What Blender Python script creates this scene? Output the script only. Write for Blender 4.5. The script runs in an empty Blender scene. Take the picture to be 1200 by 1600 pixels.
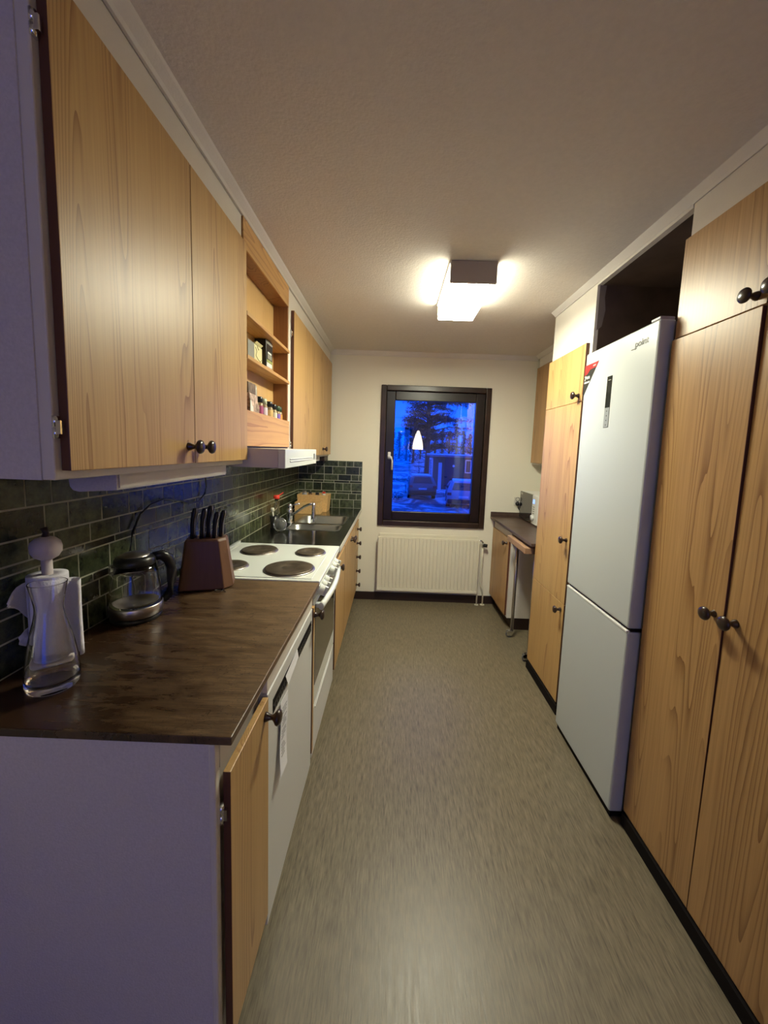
import bpy, bmesh, math, random
from mathutils import Vector, Matrix
random.seed(7)
S = bpy.context.scene
COL = S.collection
# ------------------------------------------------------------------ camera
cd = bpy.data.cameras.new('camera'); cam = bpy.data.objects.new('camera', cd); COL.objects.link(cam)
cd.sensor_fit = 'VERTICAL'; cd.sensor_height = 36; cd.sensor_width = 27
cd.lens = 36 * 599.42 / 1600
cd.shift_x = -8.7475 / 1600; cd.shift_y = -32.784 / 1600
cd.clip_start = 0.02; cd.clip_end = 400
RT = Vector((0.99932475, 0.01105338, 0.03504096)); UP = Vector((-0.03601423, 0.10566812, 0.99374908)); FW = Vector((-0.00728157, 0.99434002, -0.10599484))
m = Matrix((RT, UP, -FW)).transposed().to_4x4(); m.translation = Vector((-0.1303, 0, 1.462))
cam.matrix_world = m
S.camera = cam
# ------------------------------------------------------------------ exposure, world
vs = S.view_settings
vs.view_transform = 'Standard'; vs.look = 'None'; vs.exposure = 0.0; vs.gamma = 1.0; vs.use_curve_mapping = False
w = bpy.data.worlds.new('twilight_sky'); S.world = w; w.use_nodes = True
nt = w.node_tree; nt.nodes.clear()
out = nt.nodes.new('ShaderNodeOutputWorld'); bg = nt.nodes.new('ShaderNodeBackground')
tc = nt.nodes.new('ShaderNodeTexCoord'); sx = nt.nodes.new('ShaderNodeSeparateXYZ'); rp = nt.nodes.new('ShaderNodeValToRGB')
nt.links.new(tc.outputs['Generated'], sx.inputs[0]); nt.links.new(sx.outputs[2], rp.inputs[0])
rp.color_ramp.elements[0].position = 0.0; rp.color_ramp.elements[0].color = (0.002, 0.10, 1.12, 1)
rp.color_ramp.elements[1].position = 0.6; rp.color_ramp.elements[1].color = (0.002, 0.08, 1.0, 1)
nt.links.new(rp.outputs[0], bg.inputs[0]); bg.inputs[1].default_value = 2.4
nt.links.new(bg.outputs[0], out.inputs[0])
LAMP_STRENGTH = 114.0
LAMP_SIDE_STRENGTH = 21.0
PENDANT_STRENGTH = 9.0
# ------------------------------------------------------------------ materials
MATS = {}
def new_mat(name):
    mt = bpy.data.materials.new(name); mt.use_nodes = True
    n = mt.node_tree; b = n.nodes['Principled BSDF']
    return mt, n, b
def P(name, col, rough=0.5, metal=0.0, bump=0.0, bscale=60.0, spec=0.5, vary=0.0, vscale=8.0, trans=0.0, ior=1.45, coat=0.0, emit=None, es=0.0, stretch=(1, 1, 1)):
    if name in MATS: return MATS[name]
    mt, n, b = new_mat(name)
    b.inputs['Base Color'].default_value = (*col, 1); b.inputs['Roughness'].default_value = rough
    b.inputs['Metallic'].default_value = metal; b.inputs['Specular IOR Level'].default_value = spec
    b.inputs['Transmission Weight'].default_value = trans; b.inputs['IOR'].default_value = ior
    b.inputs['Coat Weight'].default_value = coat
    if emit: b.inputs['Emission Color'].default_value = (*emit, 1); b.inputs['Emission Strength'].default_value = es
    t = n.nodes.new('ShaderNodeTexCoord'); mp = n.nodes.new('ShaderNodeMapping'); mp.inputs['Scale'].default_value = stretch
    n.links.new(t.outputs['Object'], mp.inputs[0])
    if vary > 0:
        no = n.nodes.new('ShaderNodeTexNoise'); no.inputs['Scale'].default_value = vscale; no.inputs['Detail'].default_value = 5
        n.links.new(mp.outputs[0], no.inputs[0])
        r = n.nodes.new('ShaderNodeValToRGB')
        r.color_ramp.elements[0].position = .3; r.color_ramp.elements[1].position = .7
        r.color_ramp.elements[0].color = (*[c * (1 - vary) for c in col], 1); r.color_ramp.elements[1].color = (*[min(1, c * (1 + vary)) for c in col], 1)
        n.links.new(no.outputs[0], r.inputs[0]); n.links.new(r.outputs[0], b.inputs['Base Color'])
    if bump > 0:
        no = n.nodes.new('ShaderNodeTexNoise'); no.inputs['Scale'].default_value = bscale; no.inputs['Detail'].default_value = 3
        n.links.new(mp.outputs[0], no.inputs[0])
        bp = n.nodes.new('ShaderNodeBump'); bp.inputs['Strength'].default_value = bump; bp.inputs['Distance'].default_value = 0.002
        n.links.new(no.outputs[0], bp.inputs['Height']); n.links.new(bp.outputs[0], b.inputs['Normal'])
    MATS[name] = mt
    return mt
def N(n, typ, **kw):
    nd = n.nodes.new(typ)
    for k, v in kw.items(): setattr(nd, k, v)
    return nd
def math_(n, op, a, b_=None, c=None):
    nd = n.nodes.new('ShaderNodeMath'); nd.operation = op
    for i, v in enumerate((a, b_, c)):
        if v is None: continue
        if isinstance(v, (int, float)): nd.inputs[i].default_value = v
        else: n.links.new(v, nd.inputs[i])
    return nd.outputs[0]
def mixc(n, f, a, b_):
    nd = n.nodes.new('ShaderNodeMix'); nd.data_type = 'RGBA'
    for s, v in ((nd.inputs[0], f), (nd.inputs[6], a), (nd.inputs[7], b_)):
        if isinstance(v, tuple): s.default_value = (*v, 1)
        elif isinstance(v, (int, float)): s.default_value = v
        else: n.links.new(v, s)
    return nd.outputs[2]
def wood(name, base, dark, rough=0.35, along=2, N1=2.6, rings=11.0, strength=0.75, fine=0.22, seed=0.0, cols=5.0, coat=0.0, al=.12, mk=(.42, .62), lo=.2):
    """pine laminate: long cathedral figures and fine fibres running along one axis"""
    mt, n, b = new_mat(name)
    t = N(n, 'ShaderNodeTexCoord'); oi = N(n, 'ShaderNodeObjectInfo')
    off = N(n, 'ShaderNodeVectorMath', operation='MULTIPLY_ADD')
    cmb = N(n, 'ShaderNodeCombineXYZ')
    for i in range(3): n.links.new(oi.outputs['Random'], cmb.inputs[i])
    n.links.new(cmb.outputs[0], off.inputs[0]); off.inputs[1].default_value = (9.7, 13.1, 7.3); n.links.new(t.outputs['Object'], off.inputs[2])
    def mapped(sc_ac, sc_al):
        mp = N(n, 'ShaderNodeMapping'); s = [sc_ac] * 3; s[along] = sc_al; mp.inputs['Scale'].default_value = s
        mp.inputs['Location'].default_value = (seed, seed * 1.7, seed * .6)
        n.links.new(off.outputs[0], mp.inputs[0]); return mp.outputs[0]
    a = N(n, 'ShaderNodeTexNoise'); a.inputs['Scale'].default_value = 1; a.inputs['Detail'].default_value = 1.5; a.inputs['Roughness'].default_value = .35
    n.links.new(mapped(N1 * 2.4, N1 * al), a.inputs[0])
    wob = N(n, 'ShaderNodeTexNoise'); wob.inputs['Scale'].default_value = 1; wob.inputs['Detail'].default_value = 2
    n.links.new(mapped(30, 7), wob.inputs[0])
    h = math_(n, 'MULTIPLY_ADD', a.outputs[0], rings * 2, math_(n, 'MULTIPLY', wob.outputs[0], 0.35))
    fr = math_(n, 'FRACT', h)
    # sharp dark late-wood line with a soft side
    ln = math_(n, 'POWER', fr, 3.5)
    msk = N(n, 'ShaderNodeTexNoise'); msk.inputs['Scale'].default_value = 1; msk.inputs['Detail'].default_value = 0
    n.links.new(mapped(cols * 2, .3), msk.inputs[0])
    mr = N(n, 'ShaderNodeMapRange'); mr.inputs['From Min'].default_value = mk[0]; mr.inputs['From Max'].default_value = mk[1]
    n.links.new(msk.outputs[0], mr.inputs[0])
    f1 = math_(n, 'MULTIPLY', ln, math_(n, 'MULTIPLY_ADD', mr.outputs[0], strength * (1 - lo), strength * lo))
    fi = N(n, 'ShaderNodeTexNoise'); fi.inputs['Scale'].default_value = 1; fi.inputs['Detail'].default_value = 4
    n.links.new(mapped(170, 3.0), fi.inputs[0])
    f2 = math_(n, 'MULTIPLY', math_(n, 'SUBTRACT', fi.outputs[0], .35), fine * 2)
    lw = N(n, 'ShaderNodeTexNoise'); lw.inputs['Scale'].default_value = 1; lw.inputs['Detail'].default_value = 1
    n.links.new(mapped(14, .4), lw.inputs[0])
    c = mixc(n, math_(n, 'MULTIPLY', lw.outputs[0], .40), base, tuple(x * .62 for x in base))
    c = mixc(n, math_(n, 'MAXIMUM', f2, 0.0), c, dark)
    c = mixc(n, math_(n, 'MINIMUM', f1, 1.0), c, dark)
    n.links.new(c, b.inputs['Base Color']); b.inputs['Roughness'].default_value = rough
    b.inputs['Coat Weight'].default_value = coat; b.inputs['Coat Roughness'].default_value = .25
    bp = N(n, 'ShaderNodeBump'); bp.inputs['Strength'].default_value = .12; bp.inputs['Distance'].default_value = .001
    n.links.new(fi.outputs[0], bp.inputs['Height']); n.links.new(bp.outputs[0], b.inputs['Normal'])
    MATS[name] = mt
    return mt
DOOR = wood('pine_laminate', (.58, .365, .145), (.27, .125, .04), rough=.41, fine=.42, rings=13, cols=6.5, mk=(.53, .60), lo=.07, strength=.95, N1=3.6)
DOORR = wood('pine_laminate_coarse', (.50, .295, .12), (.20, .09, .03), rough=.38, N1=2.6, rings=17, strength=.95, fine=.5, cols=5, al=.12, mk=(.48, .60), lo=.16)
SHELFW = wood('varnished_pine_across', (.62, .36, .13), (.30, .12, .035), rough=.42, along=1, N1=4, rings=9)
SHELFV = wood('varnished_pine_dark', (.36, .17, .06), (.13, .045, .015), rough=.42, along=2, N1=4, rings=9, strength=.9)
SHELFB = wood('varnished_pine_back', (.66, .42, .17), (.38, .18, .06), rough=.45, along=2, N1=3, rings=6, strength=.5)
EDGE = P('dark_edge_band', (.10, .035, .02), .4)
EDGEL = P('door_edge_light', (.52, .32, .15), .45)
BLOCKW = wood('acacia_wood', (.17, .078, .040), (.06, .024, .012), rough=.48, along=2, N1=8, rings=5, strength=.7)
TBLW = wood('table_edge_wood', (.40, .24, .14), (.2, .1, .05), rough=.5, along=1, N1=6, rings=5, strength=.4)
ORGW = P('bamboo', (.62, .40, .17), .45, vary=.12, vscale=12, stretch=(6, .5, 6))
WHITE = P('white_paint', (.70, .66, .60), .45, bump=.25, bscale=160, vary=.02)
PANEL = P('white_cabinet_panel', (.64, .60, .60), .45, bump=.5, bscale=240, vary=.06, vscale=200)
WALL = P('wall_paint', (.78, .74, .62), .7, bump=.15, bscale=90)
CEIL = P('ceiling_paint', (.72, .67, .62), .85, bump=.8, bscale=110, vary=.03, vscale=60)
ENAM = P('white_enamel', (.80, .84, .80), .18, coat=.3)
APPL = P('appliance_white', (.68, .69, .68), .30, bump=.1, bscale=300)
FRIDGE = P('fridge_white', (.49, .53, .54), .33, bump=.12, bscale=350)
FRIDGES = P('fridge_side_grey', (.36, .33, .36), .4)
KNOB = P('dark_brown_wood_knob', (.028, .012, .008), .28, coat=.4)
CHROME = P('chrome', (.75, .76, .78), .12, metal=1)
STEEL = P('brushed_steel', (.42, .43, .42), .34, metal=1, bump=.08, bscale=200, stretch=(1, 6, 1))
STEELW = P('patterned_steel_worktop', (.30, .31, .30), .16, metal=1, vary=.3, vscale=140)
STEELK = P('satin_steel', (.5, .46, .44), .32, metal=1)
BLACK = P('black_plastic', (.012, .012, .013), .3)
BLACKM = P('black_matt', (.008, .006, .006), .8, spec=.15)
DGLASS = P('dark_oven_glass', (.05, .045, .03), .12, coat=.5)
DARKB = P('dark_brown_plinth', (.025, .012, .009), .5)
WINB = P('shaded_brown_wood', (.013, .007, .005), .33, vary=.3, vscale=14, stretch=(1, 1, 1), bump=.2, bscale=60)  # darker copy of the casing stain, shade of the reveal put into the colour
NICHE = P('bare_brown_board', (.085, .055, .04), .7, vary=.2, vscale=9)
NICHEP = P('grey_paint_patch', (.23, .19, .17), .7)
RADI = P('radiator_enamel', (.74, .70, .57), .4)
BURN = P('cast_iron_hotplate', (.12, .095, .07), .38, metal=.5, vary=.35, vscale=30)
PAPER = P('paper', (.78, .78, .82), .8)
TOWEL = P('paper_towel', (.74, .73, .80), .95, bump=.6, bscale=220)
BEIGE = P('pale_painted_wood', (.55, .49, .48), .6, bump=.4, bscale=90)
GROUT = P('grout', (.36, .36, .27), .85, bump=.4, bscale=120)
GLASS = P('clear_glass', (1, 1, 1), .01, trans=1, ior=1.45)
RED = P('red_plastic', (.75, .05, .03), .35)
LAMPCAP = P('lamp_end_cap', (.42, .36, .29), .5)
def emis(name, col, s):
    mt = bpy.data.materials.new(name); mt.use_nodes = True; n = mt.node_tree; n.nodes.clear()
    o = n.nodes.new('ShaderNodeOutputMaterial'); e = n.nodes.new('ShaderNodeEmission'); e.inputs[0].default_value = (*col, 1); e.inputs[1].default_value = s
    n.links.new(e.outputs[0], o.inputs[0]); MATS[name] = mt; return mt
DIFF = emis('lamp_diffuser', (1.0, .97, .74), LAMP_STRENGTH)
DIFFS = emis('lamp_diffuser_side', (1.0, .97, .74), LAMP_SIDE_STRENGTH)
PEND = emis('pendant_glass_lit', (1.0, .86, .72), PENDANT_STRENGTH)
DISP = emis('blue_display', (.25, .4, 1.0), 2.0)
def pane_mat():
    mt = bpy.data.materials.new('window_pane'); mt.use_nodes = True; n = mt.node_tree; n.nodes.clear()
    o = n.nodes.new('ShaderNodeOutputMaterial'); tr = n.nodes.new('ShaderNodeBsdfTransparent'); gl = n.nodes.new('ShaderNodeBsdfGlossy')
    gl.inputs['Roughness'].default_value = 0.0; mx = n.nodes.new('ShaderNodeMixShader'); fr = n.nodes.new('ShaderNodeFresnel'); fr.inputs[0].default_value = 1.5
    k = math_(n, 'MINIMUM', math_(n, 'MULTIPLY', fr.outputs[0], 2.5), 1.0)
    n.links.new(k, mx.inputs[0]); n.links.new(tr.outputs[0], mx.inputs[1]); n.links.new(gl.outputs[0], mx.inputs[2]); n.links.new(mx.outputs[0], o.inputs[0])
    return mt
PANE = pane_mat()
def tile_mat():
    mt, n, b = new_mat('green_glazed_tile')
    t = N(n, 'ShaderNodeTexCoord'); oi = N(n, 'ShaderNodeObjectInfo')
    off = N(n, 'ShaderNodeVectorMath', operation='MULTIPLY_ADD'); cmb = N(n, 'ShaderNodeCombineXYZ')
    for i in range(3): n.links.new(oi.outputs['Random'], cmb.inputs[i])
    n.links.new(cmb.outputs[0], off.inputs[0]); off.inputs[1].default_value = (19.7, 31.1, 17.3); n.links.new(t.outputs['Object'], off.inputs[2])
    a = N(n, 'ShaderNodeTexNoise'); a.inputs['Scale'].default_value = 34; a.inputs['Detail'].default_value = 7; a.inputs['Roughness'].default_value = .7; n.links.new(off.outputs[0], a.inputs[0])
    r = N(n, 'ShaderNodeValToRGB'); r.color_ramp.elements[0].position = .35; r.color_ramp.elements[0].color = (.016, .022, .011, 1)
    r.color_ramp.elements[1].position = .72; r.color_ramp.elements[1].color = (.13, .155, .075, 1); n.links.new(a.outputs[0], r.inputs[0])
    c = mixc(n, math_(n, 'MULTIPLY', math_(n, 'POWER', oi.outputs['Random'], 1.6), .9), r.outputs[0], (.010, .013, .009))
    n.links.new(c, b.inputs['Base Color']); b.inputs['Roughness'].default_value = .24
    bp = N(n, 'ShaderNodeBump'); bp.inputs['Strength'].default_value = .5; bp.inputs['Distance'].default_value = .002
    a2 = N(n, 'ShaderNodeTexNoise'); a2.inputs['Scale'].default_value = 26; a2.inputs['Detail'].default_value = 4; n.links.new(off.outputs[0], a2.inputs[0])
    n.links.new(a2.outputs[0], bp.inputs['Height']); n.links.new(bp.outputs[0], b.inputs['Normal'])
    return mt
TILE = tile_mat()
def floor_mat():
    mt, n, b = new_mat('worn_vinyl_floor')
    t = N(n, 'ShaderNodeTexCoord')
    def noise(sc, loc, det=4):
        mp = N(n, 'ShaderNodeMapping'); mp.inputs['Scale'].default_value = sc; mp.inputs['Location'].default_value = loc; n.links.new(t.outputs['Object'], mp.inputs[0])
        a = N(n, 'ShaderNodeTexNoise'); a.inputs['Scale'].default_value = 1; a.inputs['Detail'].default_value = det; a.inputs['Roughness'].default_value = .6; n.links.new(mp.outputs[0], a.inputs[0]); return a.outputs[0]
    st = noise((230, 20, 1), (0, 0, 0), 3); st2 = noise((95, 8, 1), (3, 1, 0), 4); big = noise((3, 2.2, 1), (1, 5, 0), 4)
    r = N(n, 'ShaderNodeValToRGB'); r.color_ramp.elements[0].position = .34; r.color_ramp.elements[0].color = (.070, .056, .036, 1)
    r.color_ramp.elements[1].position = .66; r.color_ramp.elements[1].color = (.255, .212, .142, 1); n.links.new(math_(n, 'MULTIPLY_ADD', st, .6, math_(n, 'MULTIPLY', st2, .4)), r.inputs[0])
    c = mixc(n, math_(n, 'MULTIPLY', big, .45), r.outputs[0], (.13, .105, .065))
    n.links.new(c, b.inputs['Base Color'])
    n.links.new(math_(n, 'MULTIPLY_ADD', st2, .22, .29), b.inputs['Roughness'])
    bp = N(n, 'ShaderNodeBump'); bp.inputs['Strength'].default_value = .25; bp.inputs['Distance'].default_value = .001
    n.links.new(st, bp.inputs['Height']); n.links.new(bp.outputs[0], b.inputs['Normal'])
    return mt
FLOOR = floor_mat()
def worktop_mat(name, c0, c1, c2, rough=.3):
    mt, n, b = new_mat(name)
    t = N(n, 'ShaderNodeTexCoord')
    def noise(sc, loc, det=4, dist=0):
        mp = N(n, 'ShaderNodeMapping'); mp.inputs['Scale'].default_value = sc; mp.inputs['Location'].default_value = loc; n.links.new(t.outputs['Object'], mp.inputs[0])
        a = N(n, 'ShaderNodeTexNoise'); a.inputs['Scale'].default_value = 1; a.inputs['Detail'].default_value = det; a.inputs['Roughness'].default_value = .6; a.inputs['Distortion'].default_value = dist
        n.links.new(mp.outputs[0], a.inputs[0]); return a.outputs[0]
    tone = noise((5, 5, 5), (.3, .2, 0), 5, .4)
    sc = noise((9, 110, 9), (0, 0, 0), 4, 1.2)
    sc2 = noise((28, 60, 9), (4, 2, 0), 2, 2.5)
    r = N(n, 'ShaderNodeValToRGB'); r.color_ramp.elements[0].position = .40; r.color_ramp.elements[0].color = (*c0, 1); r.color_ramp.elements[1].position = .62; r.color_ramp.elements[1].color = (*c1, 1)
    n.links.new(tone, r.inputs[0])
    c = mixc(n, math_(n, 'MULTIPLY', sc, .55), r.outputs[0], c2)
    thin = math_(n, 'LESS_THAN', math_(n, 'ABSOLUTE', math_(n, 'SUBTRACT', sc2, .5)), .008)
    gate = math_(n, 'GREATER_THAN', noise((7, 7, 7), (8, 8, 0), 2), .52)
    c = mixc(n, math_(n, 'MULTIPLY', math_(n, 'MULTIPLY', thin, gate), .8), c, (.012, .007, .004))
    n.links.new(c, b.inputs['Base Color'])
    n.links.new(math_(n, 'MULTIPLY_ADD', tone, .3, rough - .08), b.inputs['Roughness'])
    return mt
def worn_top():
    mt, n, b = new_mat('worn_brown_worktop')
    t = N(n, 'ShaderNodeTexCoord')
    def noise(sc, loc, det=4, dist=0, ro=.6):
        mp = N(n, 'ShaderNodeMapping'); mp.inputs['Scale'].default_value = sc; mp.inputs['Location'].default_value = loc; n.links.new(t.outputs['Object'], mp.inputs[0])
        a = N(n, 'ShaderNodeTexNoise'); a.inputs['Scale'].default_value = 1; a.inputs['Detail'].default_value = det; a.inputs['Roughness'].default_value = ro; a.inputs['Distortion'].default_value = dist
        n.links.new(mp.outputs[0], a.inputs[0]); return a.outputs[0]
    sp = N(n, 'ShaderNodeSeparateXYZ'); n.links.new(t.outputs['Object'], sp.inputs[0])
    # paler towards the front edge and the stove, darker at the wall, streaky between
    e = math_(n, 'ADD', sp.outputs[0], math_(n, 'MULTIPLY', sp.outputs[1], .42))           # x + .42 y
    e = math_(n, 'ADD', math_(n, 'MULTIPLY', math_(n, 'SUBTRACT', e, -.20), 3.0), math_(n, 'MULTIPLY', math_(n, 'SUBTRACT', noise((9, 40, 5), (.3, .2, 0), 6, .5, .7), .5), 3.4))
    tone = N(n, 'ShaderNodeMapRange'); tone.inputs['From Min'].default_value = -.7; tone.inputs['From Max'].default_value = .75; n.links.new(e, tone.inputs[0]); tone = tone.outputs[0]
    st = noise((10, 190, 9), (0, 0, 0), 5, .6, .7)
    c = mixc(n, tone, (.030, .014, .007), (.20, .125, .062))
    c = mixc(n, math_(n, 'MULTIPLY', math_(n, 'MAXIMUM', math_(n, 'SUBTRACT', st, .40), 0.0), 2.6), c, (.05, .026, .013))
    th = None
    for i, (sc, w_) in enumerate((((16, 22, 9), .006), ((34, 20, 9), .005), ((12, 60, 9), .007))):
        x = math_(n, 'LESS_THAN', math_(n, 'ABSOLUTE', math_(n, 'SUBTRACT', noise(sc, (4 + i, 2 * i, 0), 2, 2.2), .5)), w_)
        x = math_(n, 'MULTIPLY', x, math_(n, 'GREATER_THAN', noise((9, 9, 9), (8 + 3 * i, 8, 0), 2), .54))
        th = x if th is None else math_(n, 'MAXIMUM', th, x)
    c = mixc(n, math_(n, 'MULTIPLY', th, .85), c, (.015, .008, .005))
    n.links.new(c, b.inputs['Base Color']); n.links.new(math_(n, 'MULTIPLY_ADD', tone, .22, .26), b.inputs['Roughness'])
    bp = N(n, 'ShaderNodeBump'); bp.inputs['Strength'].default_value = .25; bp.inputs['Distance'].default_value = .001
    n.links.new(st, bp.inputs['Height']); n.links.new(bp.outputs[0], b.inputs['Normal'])
    return mt
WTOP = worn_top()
WTOPR = worktop_mat('brown_laminate_worktop', (.075, .045, .035), (.11, .07, .055), (.05, .03, .022), .3)
SNOW = P('snow', (.60, .84, .86), .7, vary=.15, vscale=1.2)
def ground_mat():
    mt, n, b = new_mat('icy_snow_ground')
    t = N(n, 'ShaderNodeTexCoord'); mp = N(n, 'ShaderNodeMapping'); mp.inputs['Scale'].default_value = (.35, .22, 1); n.links.new(t.outputs['Object'], mp.inputs[0])
    a = N(n, 'ShaderNodeTexNoise'); a.inputs['Scale'].default_value = 1.6; a.inputs['Detail'].default_value = 6; a.inputs['Roughness'].default_value = .65; a.inputs['Distortion'].default_value = 1.0; n.links.new(mp.outputs[0], a.inputs[0])
    r = N(n, 'ShaderNodeValToRGB'); r.color_ramp.elements[0].position = .44; r.color_ramp.elements[0].color = (.06, .07, .10, 1)
    r.color_ramp.elements[1].position = .58; r.color_ramp.elements[1].color = (.66, .88, .90, 1); n.links.new(a.outputs[0], r.inputs[0])
    n.links.new(r.outputs[0], b.inputs['Base Color']); b.inputs['Roughness'].default_value = .5
    return mt
GROUND = ground_mat()
# ------------------------------------------------------------------ mesh helpers
class MB:
    def __init__(s): s.bm = bmesh.new(); s.mi = 0
    def _tag(s, faces, smooth=False):
        for f in faces: f.material_index = s.mi; f.smooth = smooth
    def box(s, x0, x1, y0, y1, z0, z1, mi=None, bev=0.0):
        k = s.mi if mi is None else mi
        r = bmesh.ops.create_cube(s.bm, size=1.0)
        bmesh.ops.scale(s.bm, vec=(abs(x1 - x0), abs(y1 - y0), abs(z1 - z0)), verts=r['verts'])
        bmesh.ops.translate(s.bm, vec=((x0 + x1) / 2, (y0 + y1) / 2, (z0 + z1) / 2), verts=r['verts'])
        fs = {f for v in r['verts'] for f in v.link_faces}
        for f in fs: f.material_index = k
        if bev > 0:
            es = {e for v in r['verts'] for e in v.link_edges}
            rr = bmesh.ops.bevel(s.bm, geom=list(es), offset=bev, segments=2, affect='EDGES', profile=.5)
            for f in rr['faces']: f.material_index = k
        return s
    def edge_y(s, mi):     # faces that look along -y / +y take another material (the band on a door's edge)
        s.bm.normal_update()
        for f in s.bm.faces:
            if abs(f.normal.y) > .9: f.material_index = mi
        return s
    def cyl(s, p0, p1, r0, r1=None, seg=20, caps=True, smooth=True):
        r1 = r0 if r1 is None else r1
        p0 = Vector(p0); p1 = Vector(p1); d = p1 - p0
        q = d.to_track_quat('Z', 'Y').to_matrix()
        a = []; b = []
        for i in range(seg):
            t = 2 * math.pi * i / seg; c = Vector((math.cos(t), math.sin(t), 0))
            a.append(s.bm.verts.new(p0 + q @ (c * r0))); b.append(s.bm.verts.new(p1 + q @ (c * r1)))
        for i in range(seg):
            f = s.bm.faces.new((a[i], a[(i + 1) % seg], b[(i + 1) % seg], b[i])); f.smooth = smooth; f.material_index = s.mi
        if caps:
            f = s.bm.faces.new(a[::-1]); f.material_index = s.mi; f = s.bm.faces.new(b); f.material_index = s.mi
        return s
    def lathe(s, c, prof, axis=(0, 0, 1), seg=28, sx=1.0, sy=1.0, smooth=True):
        c = Vector(c); q = Vector(axis).to_track_quat('Z', 'Y').to_matrix(); rings = []
        for (r, z) in prof:
            if r < 1e-6: rings.append([s.bm.verts.new(c + q @ Vector((0, 0, z)))])
            else: rings.append([s.bm.verts.new(c + q @ Vector((r * sx * math.cos(2 * math.pi * i / seg), r * sy * math.sin(2 * math.pi * i / seg), z))) for i in range(seg)])
        for A, B in zip(rings, rings[1:]):
            for i in range(seg):
                j = (i + 1) % seg
                if len(A) == 1 and len(B) == 1: continue
                if len(A) == 1: v = (A[0], B[j], B[i])
                elif len(B) == 1: v = (A[i], A[j], B[0])
                else: v = (A[i], A[j], B[j], B[i])
                f = s.bm.faces.new(v); f.smooth = smooth; f.material_index = s.mi
        return s
    def tube(s, pts, r, seg=8, caps=True, flat=1.0):
        pts = [Vector(p) for p in pts]; rings = []; up = Vector((0, 0, 1))
        for i, p in enumerate(pts):
            d = (pts[min(i + 1, len(pts) - 1)] - pts[max(i - 1, 0)]).normalized()
            u = up if abs(d.dot(up)) < .95 else Vector((0, 1, 0))
            a = d.cross(u).normalized(); b = a.cross(d).normalized()
            rr = r[i] if isinstance(r, (list, tuple)) else r
            rings.append([s.bm.verts.new(p + a * (rr * math.cos(2 * math.pi * k / seg)) + b * (rr * flat * math.sin(2 * math.pi * k / seg))) for k in range(seg)])
        for A, B in zip(rings, rings[1:]):
            for k in range(seg):
                f = s.bm.faces.new((A[k], A[(k + 1) % seg], B[(k + 1) % seg], B[k])); f.smooth = True; f.material_index = s.mi
        if caps:
            f = s.bm.faces.new(rings[0][::-1]); f.material_index = s.mi; f = s.bm.faces.new(rings[-1]); f.material_index = s.mi
        return s
    def prism(s, poly, axis, lo, hi):   # polygon in the two other axes, extruded along axis (0,1,2)
        def V(p, h):
            v = [0, 0, 0]; o = [i for i in range(3) if i != axis]; v[o[0]] = p[0]; v[o[1]] = p[1]; v[axis] = h; return s.bm.verts.new(v)
        a = [V(p, lo) for p in poly]; b = [V(p, hi) for p in poly]; k = len(poly)
        fs = [s.bm.faces.new(a[::-1]), s.bm.faces.new(b)]
        for i in range(k): fs.append(s.bm.faces.new((a[i], a[(i + 1) % k], b[(i + 1) % k], b[i])))
        for f in fs: f.material_index = s.mi
        return s
    def poly(s, pts):
        f = s.bm.faces.new([s.bm.verts.new(p) for p in pts]); f.material_index = s.mi; return s
    def frame(s, ax, x0, x1, z0, z1, wl, y0, y1):  # rectangular frame in xz (ax=1) or yz (ax=0)
        for (a, b, c, d) in ((x0, x0 + wl, z0, z1), (x1 - wl, x1, z0, z1), (x0 + wl, x1 - wl, z1 - wl, z1), (x0 + wl, x1 - wl, z0, z0 + wl)):
            if ax == 1: s.box(a, b, y0, y1, c, d)
            else: s.box(y0, y1, a, b, c, d)
        return s
    def xf(s, mtx): bmesh.ops.transform(s.bm, matrix=mtx, verts=s.bm.verts); return s
    def build(s, name, mats, parent=None, bevel=0.0, local=False, sub=0, auto=False):
        """world-space vertices; a child is shifted into its thing's space"""
        bmesh.ops.recalc_face_normals(s.bm, faces=s.bm.faces)
        me = bpy.data.meshes.new(name)
        if parent is not None and not local:
            o = ORG.get(parent.name, Vector((0, 0, 0))); bmesh.ops.translate(s.bm, vec=-o, verts=s.bm.verts)
        s.bm.to_mesh(me); s.bm.free()
        for mt in (mats if isinstance(mats, (list, tuple)) else [mats]): me.materials.append(mt)
        ob = bpy.data.objects.new(name, me); COL.objects.link(ob)
        if parent is not None:
            ob.parent = parent; ORG[ob.name] = ORG.get(parent.name, Vector((0, 0, 0)))
        if bevel > 0:
            md = ob.modifiers.new('bevel', 'BEVEL'); md.width = bevel; md.segments = 2; md.limit_method = 'ANGLE'; md.angle_limit = math.radians(40)
        if sub: md = ob.modifiers.new('subsurf', 'SUBSURF'); md.levels = sub; md.render_levels = sub
        return ob
ORG = {}
def tag(o, label, cat, group=None):
    o['label'] = label; o['category'] = cat
    if group: o['group'] = group
    return o
def thing(name, label, cat, loc=(0, 0, 0), group=None):
    o = bpy.data.objects.new(name, None); COL.objects.link(o); o.location = loc; o.empty_display_size = .05
    ORG[o.name] = Vector(loc)
    return tag(o, label, cat, group)
def struct(o): o['kind'] = 'structure'; return o
def copy_tree(root, loc, label=None, group=None):
    r = root.copy(); COL.objects.link(r); r.location = loc
    if label: r['label'] = label
    if group: r['group'] = group
    def kids(src, dst):
        for c in list(src.children):
            d = c.copy(); COL.objects.link(d); d.parent = dst; kids(c, d)
    kids(root, r); return r
KMESH = {}
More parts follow.
